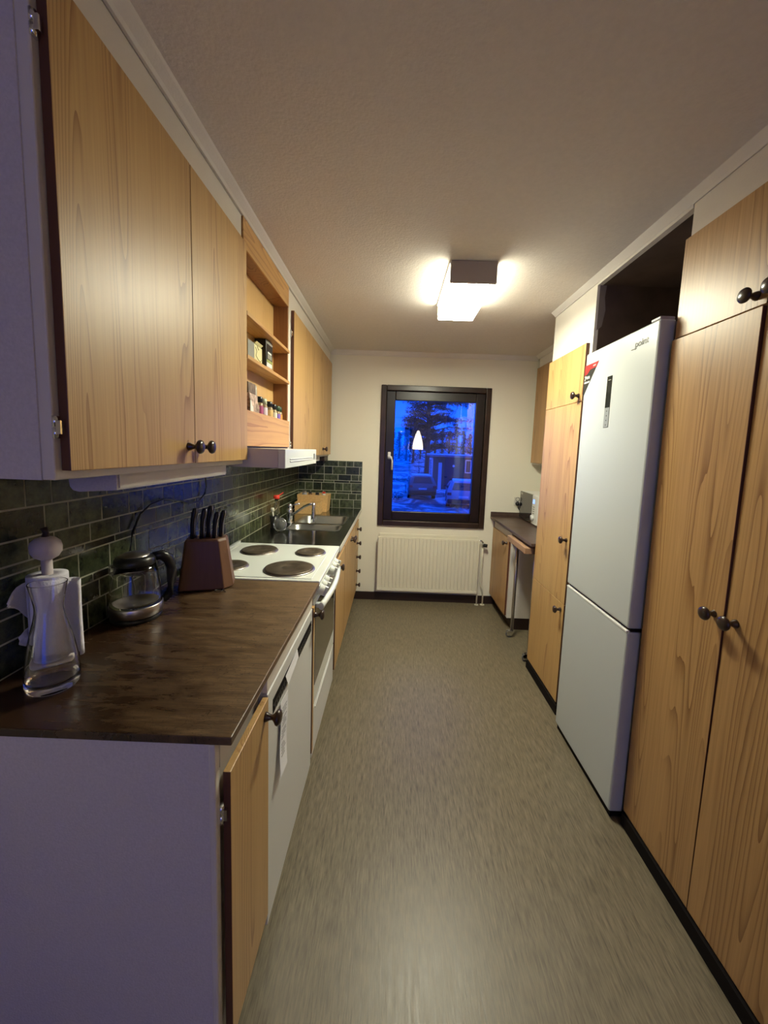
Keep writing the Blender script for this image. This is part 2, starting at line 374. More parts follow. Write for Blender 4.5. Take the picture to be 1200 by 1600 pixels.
def knob(parent, p, sgn, r=.0205, L=.043, label=None):
    """mushroom knob on a door whose face looks along x; sgn = +1 / -1"""
    key = (sgn, r, L)
    if key not in KMESH:
        mb = MB(); k = r / .0165
        pr = [(0, 0), (.010 * k, 0), (.009 * k, .005), (.0058 * k, .013), (.0055 * k, L * .45), (.010 * k, L * .58), (.0155 * k, L * .70), (.0165 * k, L * .80), (.0145 * k, L * .91), (.009 * k, L * .98), (0, L)]
        mb.lathe((0, 0, 0), pr, axis=(sgn, 0, 0), seg=20)
        bmesh.ops.recalc_face_normals(mb.bm, faces=mb.bm.faces)
        me = bpy.data.meshes.new('knob'); mb.bm.to_mesh(me); mb.bm.free(); me.materials.append(KNOB); KMESH[key] = me
    ob = bpy.data.objects.new('knob', KMESH[key]); COL.objects.link(ob); ob.parent = parent
    ob.location = Vector(p) - ORG.get(parent.name, Vector((0, 0, 0)))
    return ob
def hinge(parent, x, y, z, sgn=-1):
    mb = MB(); mb.cyl((x, y, z - .020), (x, y, z - .001), .006, seg=12); mb.cyl((x, y, z + .001), (x, y, z + .020), .006, seg=12)
    mb.box(x - .004, x + .012, y - .004, y + .004, z - .012, z + .012)
    return mb.build('hinge', CHROME, parent)
def door(parent, x_out, thick, y0, y1, z0, z1, mat, kn=None, sgn=1, name='door', warp=0.0):
    """flat laminate door; face at x_out looking along sgn*x"""
    mb = MB(); mb.box(x_out, x_out - sgn * thick, y0 + .0009, y1 - .0009, z0 + .0012, z1 - .0012); mb.edge_y(1)
    if warp:
        for v in mb.bm.verts:
            if v.co.z > (z0 + z1) / 2: v.co.x += sgn * warp
    d = mb.build(name, [mat, EDGE], parent, bevel=.0015)
    if kn: knob(d, (x_out, kn[0], kn[1]), sgn)
    return d
# ------------------------------------------------------------------ dimensions (metres)
XL = -1.035; YE = 3.638; H = 2.357; XRW = 1.46; YB = -3.4
XC = -.4235; XD = -.439; XCAR = -.457; ZC = .90
XU = -.722; XUC = -.742
XR = .844; XRC = .862
# ------------------------------------------------------------------ room shell
mb = MB(); mb.box(XL - .12, XRW + .12, YB - .12, YE + .2, -.12, 0); struct(mb.build('floor', FLOOR))
mb = MB(); mb.box(XL - .12, XRW + .12, YB - .12, YE + .2, H, H + .12); struct(mb.build('ceiling', CEIL))
mb = MB(); mb.box(XL - .12, XL, YB - .12, YE, 0, H); wl = struct(mb.build('wall_left', WALL))
mb = MB(); mb.box(XL, XL + .0070, .70, YE, ZC - .03, 1.40); mb.build('grout', GROUT, wl)
mb = MB(); mb.box(XRW, XRW + .12, YB - .12, YE, 0, H); struct(mb.build('wall_right', WALL))
WX0, WX1, WZ0, WZ1 = -.235, .727, .775, 2.032      # window opening
mb = MB()
mb.box(XL - .12, WX0, YE, YE + .2, 0, H); mb.box(WX1, XRW + .12, YE, YE + .2, 0, H); mb.box(WX0, WX1, YE, YE + .2, 0, WZ0); mb.box(WX0, WX1, YE, YE + .2, WZ1, H)
wf = struct(mb.build('wall_front', WALL))
# back wall with the glazed door that lets the twilight in
DX0, DX1, DZ1 = -.95, .35, 2.1
mb = MB(); mb.box(XL - .12, DX0, YB - .12, YB, 0, H); mb.box(DX1, XRW + .12, YB - .12, YB, 0, H); mb.box(DX0, DX1, YB - .12, YB, DZ1, H); mb.box(DX0, DX1, YB - .12, YB, 0, .12)
struct(mb.build('wall_back', WALL))
mb = MB(); mb.frame(1, DX0, DX1, .12, DZ1, .05, YB - .08, YB - .03); mb.box((DX0 + DX1) / 2 - .03, (DX0 + DX1) / 2 + .03, YB - .08, YB - .03, .17, DZ1 - .05)
d1 = struct(mb.build('window_2', WINB))
mb = MB(); mb.box(DX0 + .05, DX1 - .05, YB - .056, YB - .054, .17, DZ1 - .05); mb.build('pane', PANE, d1)
# crown mouldings
def crown(name, pts, axis, lo, hi):
    mb = MB(); mb.prism(pts, axis, lo, hi); return struct(mb.build(name, WHITE))
crown('trim_1', [(XUC, 2.331), (XUC + .008, 2.331), (XUC + .014, 2.338), (XUC + .034, 2.352), (XUC + .039, H), (XUC, H)], 1, .684, YE)
crown('trim_2', [(.866, 2.331), (.858, 2.331), (.852, 2.338), (.836, 2.352), (.831, H), (.866, H)], 1, -.2, 2.536)
crown('trim_3', [(YE, 2.318), (YE - .012, 2.318), (YE - .016, 2.332), (YE - .03, 2.35), (YE - .034, H), (YE, H)], 0, XUC + .0, 1.16)
crown('trim_4', [(1.165, 2.331), (1.157, 2.331), (1.151, 2.338), (1.131, 2.352), (1.126, H), (1.165, H)], 1, 2.536, YE)
mb = MB(); mb.box(-.50, .93, YE - .013, YE, 0, .078, bev=.003); struct(mb.build('baseboard_front', DARKB))
# ------------------------------------------------------------------ window in the end wall
mb = MB(); mb.frame(1, WX0 - .029, WX1 + .028, WZ0 - .031, WZ1 + .029, .05, YE - .022, YE); mb.build
win = struct(mb.build('window_1', P('casing_brown_stain', (.032, .017, .011), .3, vary=.3, vscale=14, bump=.2, bscale=60), bevel=.006))
mb = MB(); mb.frame(1, WX0, WX1, WZ0, WZ1, .02, YE, YE + .17); mb.build('window_frame', WINB, win)
mb = MB(); mb.frame(1, WX0 + .02, WX1 - .02, WZ0 + .02, WZ1 - .02, .085, YE + .012, YE + .060); mb.build('sash', WINB, win, bevel=.006)
mb = MB(); mb.box(WX0 + .10, WX1 - .10, YE + .034, YE + .036, WZ0 + .10, WZ1 - .10); mb.build('pane', PANE, win)
mb = MB(); hx = WX0 + .062
mb.box(hx - .014, hx + .014, YE + .0, YE + .012, 1.375, 1.445, bev=.004); mb.cyl((hx, YE + .006, 1.40), (hx, YE - .035, 1.40), .009)
mb.tube([(hx, YE - .035, 1.405), (hx + .02, YE - .04, 1.397), (hx + .03, YE - .042, 1.36), (hx + .03, YE - .042, 1.28)], .009)
mb.build('window_handle', P('white_metal', (.7, .7, .72), .3), win)
# ------------------------------------------------------------------ wall tiles
ROWS = [(.899, .975), (.980, 1.033), (1.038, 1.058), (1.063, 1.133), (1.138, 1.156), (1.161, 1.213), (1.218, 1.288), (1.293, 1.343)]
TM = {}
def tile(parent, axis, a0, a1, z0, z1, base):
    wdt = round(a1 - a0, 3); ht = round(z1 - z0, 3); key = (axis, wdt, ht)
    if key not in TM:
        mb = MB()
        hw, hh, th, c = wdt / 2, ht / 2, .0040, .0014
        if axis == 'y': mb.prism([(-hw, -hh), (hw, -hh), (hw, hh), (-hw, hh)], 0, 0, th - c); out_ = 0
        else: mb.prism([(-hw, -hh), (hw, -hh), (hw, hh), (-hw, hh)], 1, -(th - c), 0); out_ = 1
        # pillow-edged glaze face
        fr = [f for f in mb.bm.faces if (f.calc_center_median()[out_] > (th - c) - 1e-5 if out_ == 0 else f.calc_center_median()[out_] < -(th - c) + 1e-5)]
        r = bmesh.ops.inset_individual(mb.bm, faces=fr, thickness=.003)
        bmesh.ops.translate(mb.bm, vec=((c, 0, 0) if out_ == 0 else (0, -c, 0)), verts=fr[0].verts)
        bmesh.ops.recalc_face_normals(mb.bm, faces=mb.bm.faces)
        me = bpy.data.meshes.new('tile'); mb.bm.to_mesh(me); mb.bm.free(); me.materials.append(TILE); TM[key] = me
    o = bpy.data.objects.new('tile', TM[key]); COL.objects.link(o); o.parent = parent
    c = (a0 + a1) / 2; j = random.uniform(-.0005, .0005)
    o.location = (base + j, c, (z0 + z1) / 2) if axis == 'y' else (c, base + j, (z0 + z1) / 2)
WID = [.073, .073, .122, .122, .098]
def fill(parent, axis, lo, hi, base, rows, fixed=None):
    for ri, (z0, z1) in enumerate(rows):
        a = lo
        if fixed and ri in fixed:
            j = [lo] + fixed[ri] + [hi]
            for p, q in zip(j, j[1:]): tile(parent, axis, p + .0025, q - .0025, z0, z1, base)
            continue
        thin = z1 - z0 < .022
        while a < hi - .03:
            wd = random.choice([.098, .122, .147] if thin else WID)
            b = min(a + wd, hi)
            if hi - b < .04: b = hi
            tile(parent, axis, a, b - .005, z0, z1, base); a = b
fill(wl, 'y', .705, YE - .012, XL + .004, ROWS[:7] + [(1.293, 1.368)])
mb = MB(); mb.box(XL + .007, -.421, YE - .0070, YE, ZC - .03, 1.345); mb.build('grout', GROUT, wf)
fill(wf, 'x', XL + .006, -.423, YE - .004, ROWS, {6: [-.942, -.866, -.783, -.704, -.579, -.450], 7: [-.95, -.86, -.786, -.65, -.575, -.505], 5: [-.905, -.782, -.65, -.525, -.455],
     3: [-.962, -.887, -.807, -.681, -.602, -.524], 1: [-.93, -.80, -.679, -.546, -.473], 0: [-.96, -.83, -.704, -.631, -.498]})
# ------------------------------------------------------------------ ceiling lamp
L0, L1, LY0, LY1, LZ = .105, .325, 1.90, 2.45, 2.262
t = thing('ceiling_lamp', 'rectangular white ceiling light, switched on, in front of the window', 'lamp', ((L0 + L1) / 2, (LY0 + LY1) / 2, H))
mb = MB(); mb.box(L0 + .004, L1 - .004, LY0 + .018, LY1 - .004, LZ, H - .012, bev=.006)
for f in mb.bm.faces:
    f.normal_update()
    if f.normal.z > -.7: f.material_index = 1
mb.build('diffuser', [DIFF, DIFFS], t)
mb = MB(); mb.box(L0, L1, LY0, LY0 + .018, LZ - .004, H, bev=.003); mb.build('end_cap', LAMPCAP, t)
mb = MB(); mb.box(L0, L1, LY1 - .004, LY1 + .010, LZ + .03, H, bev=.002); mb.build('end_cap', LAMPCAP, t)
mb = MB(); mb.box(L0 - .004, L1 + .004, LY0 + .01, LY1, H - .012, H); mb.build('base_plate', WHITE, t)
# pendant lamp behind the camera, mirrored in the window
PX, PY, PZ = .44, -1.95, 1.50
t = thing('pendant_lamp', 'white glass cone pendant lamp seen mirrored in the window', 'lamp', (PX, PY, H))
mb = MB(); mb.lathe((PX, PY, PZ), [(.126, 0), (.127, .06), (.119, .14), (.098, .24), (.070, .33), (.040, .41), (.022, .45), (.018, .45), (.036, .405), (.066, .325), (.094, .238), (.115, .14), (.123, .06), (.122, 0)], seg=36); mb.build('lamp_shade', PEND, t)
mb = MB(); mb.cyl((PX, PY, PZ + .44), (PX, PY, PZ + .50), .02, .012); mb.cyl((PX, PY, PZ + .50), (PX, PY, H - .02), .003, seg=8); mb.lathe((PX, PY, H - .03), [(0, 0), (.045, .008), (.05, .03), (0, .03)]); mb.build('cord', P('white_plastic', (.7, .7, .7), .4), t)
# ------------------------------------------------------------------ LEFT SIDE, lower run
# near base cabinet with painted end panel
t = thing('base_cabinet', 'nearest base cabinet at left, speckled white end panel and one pine door', 'cabinet', (-.74, .82, 0))
mb = MB(); mb.box(XL + .002, XCAR - .012, .700, .955, .13, ZC - .019); mb.build('carcass', WHITE, t)
mb = MB(); mb.box(XL + .002, XCAR - .008, .686, .700, 0, ZC - .019, bev=.002); mb.build('end_panel', PANEL, t)
mb = MB(); mb.box(XCAR - .014, XCAR, .684, .706, .0, ZC - .0185, bev=.004); mb.box(XCAR - .014, XCAR, .706, .955, .815, ZC - .0185); mb.build('face_frame', WHITE, t)
mb = MB(); mb.box(XL + .05, XCAR - .06, .71, .955, 0, .13); mb.build('plinth', DARKB, t)
d = door(t, XD, .016, .712, .952, .145, .800, DOOR, kn=(.925, .762)); hinge(d, XD - .017, .707, .71)
# dishwasher
t = thing('dishwasher', 'white built-in dishwasher with black grip strip under the wooden worktop', 'dishwasher', (-.74, 1.24, 0))
mb = MB(); mb.box(XL + .03, XCAR - .004, .960, 1.524, .09, .865); mb.build('body', APPL, t)
mb = MB(); mb.box(XCAR - .004, XCAR + .014, .958, 1.524, .095, .800, bev=.003)
dd = mb.build('door', APPL, t)
mb = MB(); mb.box(XCAR - .004, XCAR + .012, .958, 1.524, .803, .868, bev=.003); mb.build('top_rail', WHITE, t)
mb = MB(); mb.box(XCAR + .0142, XCAR + .0152, 1.0, 1.50, .715, .758); mb.build('grip_recess', BLACKM, dd)
mb = MB()
for k in range(26): mb.box(XCAR + .0152, XCAR + .0168, 1.01 + k * .0188, 1.022 + k * .0188, .720, .733)
mb.box(XCAR + .0152, XCAR + .0165, 1.0, 1.50, .737, .741); mb.build('vent_slots', BLACK, dd)
mb = MB(); mb.box(XL + .1, XCAR - .03, .965, 1.524, 0, .09); mb.build('plinth', WHITE, t)
# papers taped on the dishwasher
XP = XCAR + .0156
def sheet(name, label, pts, thick=.0006, mat=PAPER):
    mb = MB(); n_ = len(pts)
    a = [mb.bm.verts.new(p) for p in pts]; b = [mb.bm.verts.new((p[0] + thick, p[1], p[2])) for p in pts]
    mb.bm.faces.new(a); mb.bm.faces.new(b[::-1])
    for i in range(n_): mb.bm.faces.new((a[i], a[(i + 1) % n_], b[(i + 1) % n_], b[i]))
    return tag(mb.build(name, mat), label, 'note')
nt_ = thing('paper_note', 'long narrow printed paper slip taped to the dishwasher door', 'note', (XP, 1.13, .52))
mb = MB(); NS = 10
for i in range(NS):
    f0, f1 = i / NS, (i + 1) / NS
    def q(f, s): return (XP + .002 + .012 * f * f + .002 * math.sin(f * 7), 1.061 + .010 * math.sin(f * 3) - .040 * f + s * (.078 - .010 * f), .705 - .205 * f - s * .010)
    mb.poly([q(f0, 0), q(f0, 1), q(f1, 1), q(f1, 0)])
bmesh.ops.remove_doubles(mb.bm, verts=mb.bm.verts, dist=1e-5)
o = mb.build('slip', PAPER, nt_); md = o.modifiers.new('solidify', 'SOLIDIFY'); md.thickness = .0006
mb = MB()
for k in range(19):
    if k in (3, 8, 13): continue
    f0 = .12 + k * .037; ln = random.uniform(.35, .62)
    def q2(f, s): return (XP + .0032 + .012 * f * f + .002 * math.sin(f * 7), 1.061 + .010 * math.sin(f * 3) - .040 * f + s * (.078 - .010 * f), .705 - .205 * f - s * .010)
    mb.poly([q2(f0, .2), q2(f0, .2 + ln), q2(f0 + .012, .2 + ln), q2(f0 + .012, .2)])
mb.build('print', P('print_grey', (.12, .12, .14), .8), nt_)
mb = MB(); mb.poly([(XP + .0015, 1.118, .754), (XP + .0015, 1.262, .766), (XP + .006, 1.262, .735), (XP + .008, 1.125, .722)]); o = mb.build('folded_card', PAPER); md = o.modifiers.new('solidify', 'SOLIDIFY'); md.thickness = .0006
tag(o, 'small folded white card stuck over the black grip of the dishwasher', 'note')
# narrow filler pull-out
t = thing('filler_cabinet', 'very narrow pine-fronted pull-out between dishwasher and stove', 'cabinet', (-.74, 1.54, 0))
mb = MB(); mb.box(XL + .02, XCAR - .002, 1.526, 1.548, .1, ZC - .0185); mb.build('carcass', WHITE, t)
mb = MB(); mb.box(XD - .016, XD, 1.5255, 1.552, .145, .800); mb.edge_y(1); d = mb.build('door', [DOOR, EDGE], t, bevel=.001)
knob(d, (XD, 1.541, .765), 1)
# wooden worktop
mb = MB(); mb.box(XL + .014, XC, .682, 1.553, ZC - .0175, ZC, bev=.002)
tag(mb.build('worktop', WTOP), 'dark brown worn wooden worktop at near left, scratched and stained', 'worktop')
# stove
SX = -.445; SY0, SY1 = 1.558, 2.152
t = thing('stove', 'white electric stove with four cast iron hotplates and dark oven window', 'stove', (-.74, 1.85, 0))
mb = MB(); mb.box(XL + .02, SX - .02, SY0, SY1, .07, .885); mb.build('body', APPL, t)
mb = MB(); mb.box(XL + .03, XC + .002, SY0 - .001, SY1 + .001, .885, .905, bev=.004); mb.box(XL + .03, XL + .045, SY0, SY1, .905, .915)

mb.box(XC - .04, XC - .036, SY0 + .02, SY1 - .02, .905, .9075); mb.box(XL + .06, XL + .064, SY0 + .02, SY1 - .02, .905, .9075); mb.box(XL + .06, XC - .036, SY0 + .018, SY0 + .022, .905, .9075); mb.box(XL + .06, XC - .036, SY1 - .022, SY1 - .018, .905, .9075)
mb.build('cooktop', ENAM, t, bevel=.002)
def plate(x, y, r):
    mb = MB(); mb.lathe((x, y, .905), [(0, .0), (r + .006, 0), (r + .006, .004), (r, .005)], seg=40); ring = mb.build('hotplate_ring', STEELK, t)
    mb = MB(); mb.lathe((x, y, .905), [(r, .003), (r, .0095), (r * .93, .0115), (r * .36, .0115), (r * .33, .0095), (r * .3, .009), (0, .009)], seg=40); mb.build('hotplate', BURN, t)
plate(-.588, 1.70, .109); plate(-.552, 1.985, .0745); plate(-.826, 1.99, .0905); plate(-.862, 1.71, .0745)
mb = MB(); mb.prism([(XC + .002, .884), (SX + .004, .826), (SX - .05, .826), (SX - .05, .884)], 1, SY0, SY1)   # slanted control panel
cp = mb.build('control_panel', ENAM, t)
for k, y in enumerate((1.600, 1.655, 1.715, 1.87, 1.935, 1.995)):
    mb = MB(); ax = Vector((.94, 0, -.34)).normalized(); c = Vector((SX + .014, y, .856))
    mb.lathe(c, [(0, 0), (.0255, 0), (.0255, .005), (.0235, .008), (.021, .022), (.018, .024), (0, .024)], axis=ax, seg=24)
    mb.xf(Matrix.Identity(4))
    b2 = MB(); b2.box(-.005, .005, -.022, .022, 0, .016, bev=.002); q = ax.to_track_quat('Z', 'Y').to_matrix().to_4x4(); q.translation = c + ax * .020
    b2.xf(q); me_t = bpy.data.meshes.new('tmp'); b2.bm.to_mesh(me_t); mb.bm.from_mesh(me_t); b2.bm.free(); bpy.data.meshes.remove(me_t)
    mb.build('control_knob', ENAM, cp)
mb = MB(); mb.box(SX - .02, SX, SY0 + .002, SY1 - .002, .325, .822, bev=.003); od = mb.build('oven_door', ENAM, t)
mb = MB(); mb.box(SX, SX + .002, SY0 + .03, SY1 - .03, .42, .79, bev=.0008); mb.build('oven_window', DGLASS, od)
mb = MB(); mb.box(SX, SX + .028, SY0 + .035, SY0 + .06, .772, .792, bev=.003); mb.box(SX, SX + .028, SY1 - .06, SY1 - .035, .772, .792, bev=.003)
pts = []
for i in range(13):
    f = i / 12; pts.append((SX + .026 + .016 * math.sin(math.pi * f), SY0 + .03 + (SY1 - SY0 - .06) * f, .782))
mb.tube(pts, .0125, seg=10, flat=1.3); mb.build('handle', ENAM, od)
mb = MB(); mb.box(SX - .02, SX - .001, SY0 + .002, SY1 - .002, .095, .318, bev=.003); mb.box(SX - .002, SX + .001, SY0 + .06, SY1 - .10, .292, .300); mb.build('storage_drawer', APPL, t)
mb = MB(); mb.box(XL + .1, SX - .06, SY0 + .005, SY1 - .005, 0, .07); mb.build('plinth', BLACKM, t)
# steel worktop with two sinks
ZS = .897; TX0, TX1, TY0, TY1 = XL + .014, XC + .002, 2.157, YE - .015
basins = [(-.845, -.500, 2.585, 2.775), (-.845, -.495, 2.825, 3.150)]
t = thing('steel_worktop', 'stainless steel worktop with two sunken sinks beside the stove', 'worktop', ((TX0 + TX1) / 2, 2.9, ZS))
mb = MB(); yb = [TY0, basins[0][2], basins[0][3], basins[1][2], basins[1][3], TY1]
mb.box(TX0, TX1, yb[0], yb[1], ZS - .012, ZS); mb.box(TX0, TX1, yb[2], yb[3], ZS - .012, ZS); mb.box(TX0, TX1, yb[4], yb[5], ZS - .012, ZS)
for b_ in basins: mb.box(TX0, b_[0], b_[2], b_[3], ZS - .012, ZS); mb.box(b_[1], TX1, b_[2], b_[3], ZS - .012, ZS)
mb.build('top_sheet', STEELW, t)
mb = MB(); mb.box(TX1, TX1 + .003, TY0, TY1, ZS - .032, ZS + .002, bev=.001); mb.box(TX1 - .02, TX1, TY0, TY1, ZS - .032, ZS - .012); mb.build('front_edge', P('pale_worktop_edge', (.60, .58, .52), .4), t)
for b_ in basins:
    x0, x1, y0, y1 = b_; mb = MB(); D = .15; k = .03
    top = [(x0, y0), (x1, y0), (x1, y1), (x0, y1)]
    def rr(x0, x1, y0, y1, r, z, n_=5):
        o_ = []
        for cx, cy, a0 in ((x1 - r, y1 - r, 0), (x0 + r, y1 - r, 90), (x0 + r, y0 + r, 180), (x1 - r, y0 + r, 270)):
            for i in range(n_ + 1):
                a = math.radians(a0 + 90 * i / n_); o_.append(mb.bm.verts.new((cx + r * math.cos(a), cy + r * math.sin(a), z)))
        return o_
    rings = [rr(x0 - .014, x1 + .014, y0 - .014, y1 + .014, .04, ZS + .0008), rr(x0 - .004, x1 + .004, y0 - .004, y1 + .004, .045, ZS + .003), rr(x0 + .004, x1 - .004, y0 + .004, y1 - .004, .05, ZS - .003), rr(x0 + .01, x1 - .01, y0 + .01, y1 - .01, .05, ZS - D + .03), rr(x0 + .035, x1 - .035, y0 + .035, y1 - .035, .04, ZS - D)]
    for A, B in zip(rings, rings[1:]):
        for i in range(len(A)):
            f = mb.bm.faces.new((A[i], A[(i + 1) % len(A)], B[(i + 1) % len(A)], B[i])); f.smooth = True
    mb.bm.faces.new(rings[-1])
    sk = mb.build('sink_basin', STEEL, t)
    mb = MB(); cx, cy = (x0 + x1) / 2, (y0 + y1) / 2; mb.lathe((cx, cy, ZS - D + .001), [(0, 0), (.022, 0), (.030, .003), (.036, .001), (.036, 0)], seg=24); mb.build('drain', CHROME, sk)
# faucet
t = thing('faucet', 'chrome kitchen mixer tap with long angled spout above the sinks', 'faucet', (-.880, 2.80, ZS))
fx, fy = -.885, 2.80
mb = MB(); mb.lathe((fx, fy, ZS), [(0, 0), (.028, 0), (.028, .008), (.021, .014), (.019, .05), (.022, .055), (.022, .10), (.018, .112), (0, .114)], seg=24); mb.build('body', CHROME, t)
mb = MB(); mb.lathe((fx, fy, ZS + .112), [(0, 0), (.016, 0), (.021, .012), (.020, .026), (.010, .036), (0, .038)], seg=20); mb.tube([(fx, fy, ZS + .132), (fx + .03, fy - .005, ZS + .140), (fx + .075, fy - .01, ZS + .150)], [.006, .005, .007], seg=8); mb.build('lever', CHROME, t)
mb = MB(); mb.tube([(fx + .015, fy, ZS + .062), (fx + .05, fy - .01, ZS + .085), (fx + .11, fy - .02, ZS + .130), (fx + .155, fy - .03, ZS + .152), (fx + .178, fy - .035, ZS + .155)], .0095, seg=10); mb.build('spout', CHROME, t)
mb = MB(); hxx, hyy = fx + .184, fy - .035
mb.lathe((hxx, hyy, ZS + .018), [(0, 0), (.017, 0), (.019, .006), (.014, .06), (.0115, .11), (.013, .142), (0, .146)], seg=20); mb.build('spray_head', CHROME, t)
# things beside the taps
t = thing('dish_soap_bottle', 'slim clear bottle with a red cap beside the taps', 'bottle', (-.965, 2.74, ZS))
mb = MB(); mb.lathe((-.965, 2.74, ZS), [(0, 0), (.022, 0), (.024, .006), (.024, .09), (.018, .13), (.010, .165), (.010, .19), (.008, .19), (.008, .165), (.016, .128), (.022, .09), (.022, .008), (0, .005)], seg=20); mb.build('bottle_body', GLASS, t)
mb = MB(); mb.lathe((-.965, 2.74, ZS + .188), [(0, 0), (.021, 0), (.022, .006), (.020, .024), (0, .026)], seg=18); mb.tube([(-.965, 2.74, ZS + .205), (-.945, 2.76, ZS + .215), (-.93, 2.79, ZS + .228)], .004, seg=6); mb.build('cap', RED, t)
t = thing('brush_cup', 'small black cup holding a pale dish brush beside the taps', 'cup', (-.945, 2.62, ZS))
mb = MB(); mb.lathe((-.945, 2.62, ZS), [(0, 0), (.022, 0), (.025, .004), (.027, .085), (.024, .085), (.021, .006), (0, .004)], seg=20); mb.build('cup_body', BLACK, t)
t = thing('dish_brush', 'pale plastic dish brush standing in the black cup by the taps', 'brush', (-.945, 2.62, ZS + .01))
mb = MB(); mb.tube([(-.945, 2.62, ZS + .012), (-.950, 2.62, ZS + .08), (-.955, 2.62, ZS + .115)], [.004, .005, .006], seg=8); mb.build('handle', P('off_white_plastic', (.7, .68, .6), .4), t)
mb = MB(); mb.lathe((-.956, 2.62, ZS + .113), [(0, 0), (.011, .002), (.014, .014), (.010, .026), (0, .028)], seg=14); mb.build('head', P('off_white_plastic', (.7, .68, .6), .4), t)
t = thing('sink_cover_disc', 'round chrome-rimmed glass disc standing on edge by the near sink', 'disc', (-.845, 2.50, ZS))
mb = MB(); rc = Vector((-.868, 2.50, ZS + .048)); pts = [rc + Vector((.042 * math.cos(a * math.pi / 16), .008 * math.sin(a * math.pi / 16), .042 * math.sin(a * math.pi / 16))) for a in range(33)]
mb.tube(pts, .0045, seg=8, caps=False); mb.build('rim', CHROME, t)
mb = MB(); mb.lathe(rc, [(0, .016), (.018, .014), (.030, .009), (.040, .0), (.041, .002), (.031, .0105), (.018, .0155), (0, .0175)], axis=(0, -1, .1), seg=28); mb.build('glass_disc', P('strainer_glass', (.85, .88, .9), .08, trans=.9), t)
# wooden organiser with clutter
t = thing('counter_organiser', 'pale wooden stepped organiser box in the tiled corner behind the sink', 'box', (-.83, 3.36, ZS))
def openbox(x0, x1, y0, y1, z0, z1, th, name, fl=0.0):
    mb = MB()
    for (a, b, c, d) in ((x0, x1, y0, y0 + th), (x0, x1, y1 - th, y1), (x0, x0 + th, y0 + th, y1 - th), (x1 - th, x1, y0 + th, y1 - th)): mb.box(a, b, c, d, z0, z1)
    mb.box(x0 + th, x1 - th, y0 + th, y1 - th, z0, z0 + th)
    if fl:
        for v in mb.bm.verts:
            if v.co.z > z1 - 1e-4: v.co.x += fl * (1 if v.co.x > (x0 + x1) / 2 else -1)
    return mb.build(name, ORGW, t, bevel=.0015)
openbox(-.955, -.738, 3.215, 3.335, ZS + .001, ZS + .098, .008, 'front_tray'); openbox(-.955, -.705, 3.336, 3.50, ZS + .001, ZS + .150, .008, 'rear_tray', .012)
for k, (x, y, r_, h_) in enumerate(((-.915, 3.40, .022, .175), (-.87, 3.43, .018, .165), (-.80, 3.40, .020, .165), (-.745, 3.42, .018, .17))):
    o = thing('small_jar', ['small glass jar with grey lid, leftmost in the wooden organiser', 'slim jar second from left in the wooden organiser', 'dark jar third from left in the wooden organiser', 'small pale jar rightmost in the wooden organiser'][k], 'jar', (x, y, ZS + .008), 'jars in the wooden organiser')
    mb = MB(); mb.lathe((x, y, ZS + .0095), [(0, 0), (r_, 0), (r_, h_ - .03), (r_ * .7, h_ - .02), (0, h_ - .02)], seg=16); mb.build('jar_body', [P('grey_jar', (.3, .32, .36), .15), P('brown_jar', (.25, .14, .07), .2), BLACK, P('pale_jar', (.6, .55, .45), .3)][k], o)
    mb = MB(); mb.lathe((x, y, ZS + h_ - .012), [(0, 0), (r_ * .8, 0), (r_ * .8, .014), (0, .015)], seg=16); mb.build('lid', [STEELK, BLACK, BLACK, RED][k], o)
# base cabinets beyond the stove
def base_unit(name, label, y0, y1, doors):
    t = thing(name, label, 'cabinet', (-.74, (y0 + y1) / 2, 0))
    mb = MB(); mb.box(XL + .01, XCAR - .012, y0, y1, .13, .735); mb.build('carcass', WHITE, t)
    mb = MB(); mb.box(XCAR - .012, XCAR, y0, y0 + .014, .13, ZC - .036); mb.box(XCAR - .012, XCAR, y1 - .014, y1, .13, ZC - .036); mb.box(XCAR - .012, XCAR, y0 + .014, y1 - .014, .79, ZC - .036); mb.build('face_frame', WHITE, t)
    mb = MB(); mb.box(XL + .1, XCAR - .05, y0, y1, 0, .13); mb.build('plinth', DARKB, t)
    for (a, b, ky) in doors: door(t, XD, .016, a, b, .145, .800, DOOR, kn=(ky, .762))
base_unit('narrow_base_cabinet', 'narrow pine-door base cabinet right behind the stove', 2.158, 2.574, [(2.160, 2.574, 2.21)])
base_unit('sink_base_cabinet', 'wide base cabinet with two pine doors under the sinks', 2.576, 3.298, [(2.577, 2.937, 2.90), (2.937, 3.297, 2.975)])
t = thing('drawer_unit', 'narrow unit of five small pine drawers against the window wall', 'drawer unit', (-.74, 3.46, 0))
mb = MB(); mb.box(XL + .01, XCAR, 3.300, YE - .016, .13, ZC - .036); mb.build('carcass', WHITE, t)
mb = MB(); mb.box(XL + .1, XCAR - .05, 3.300, YE - .016, 0, .13); mb.build('plinth', DARKB, t)
for k in range(5):
    z1 = .800 - k * .131; d = door(t, XD, .016, 3.302, 3.60, z1 - .129, z1, DOOR, kn=(3.44, z1 - .064), name='drawer')
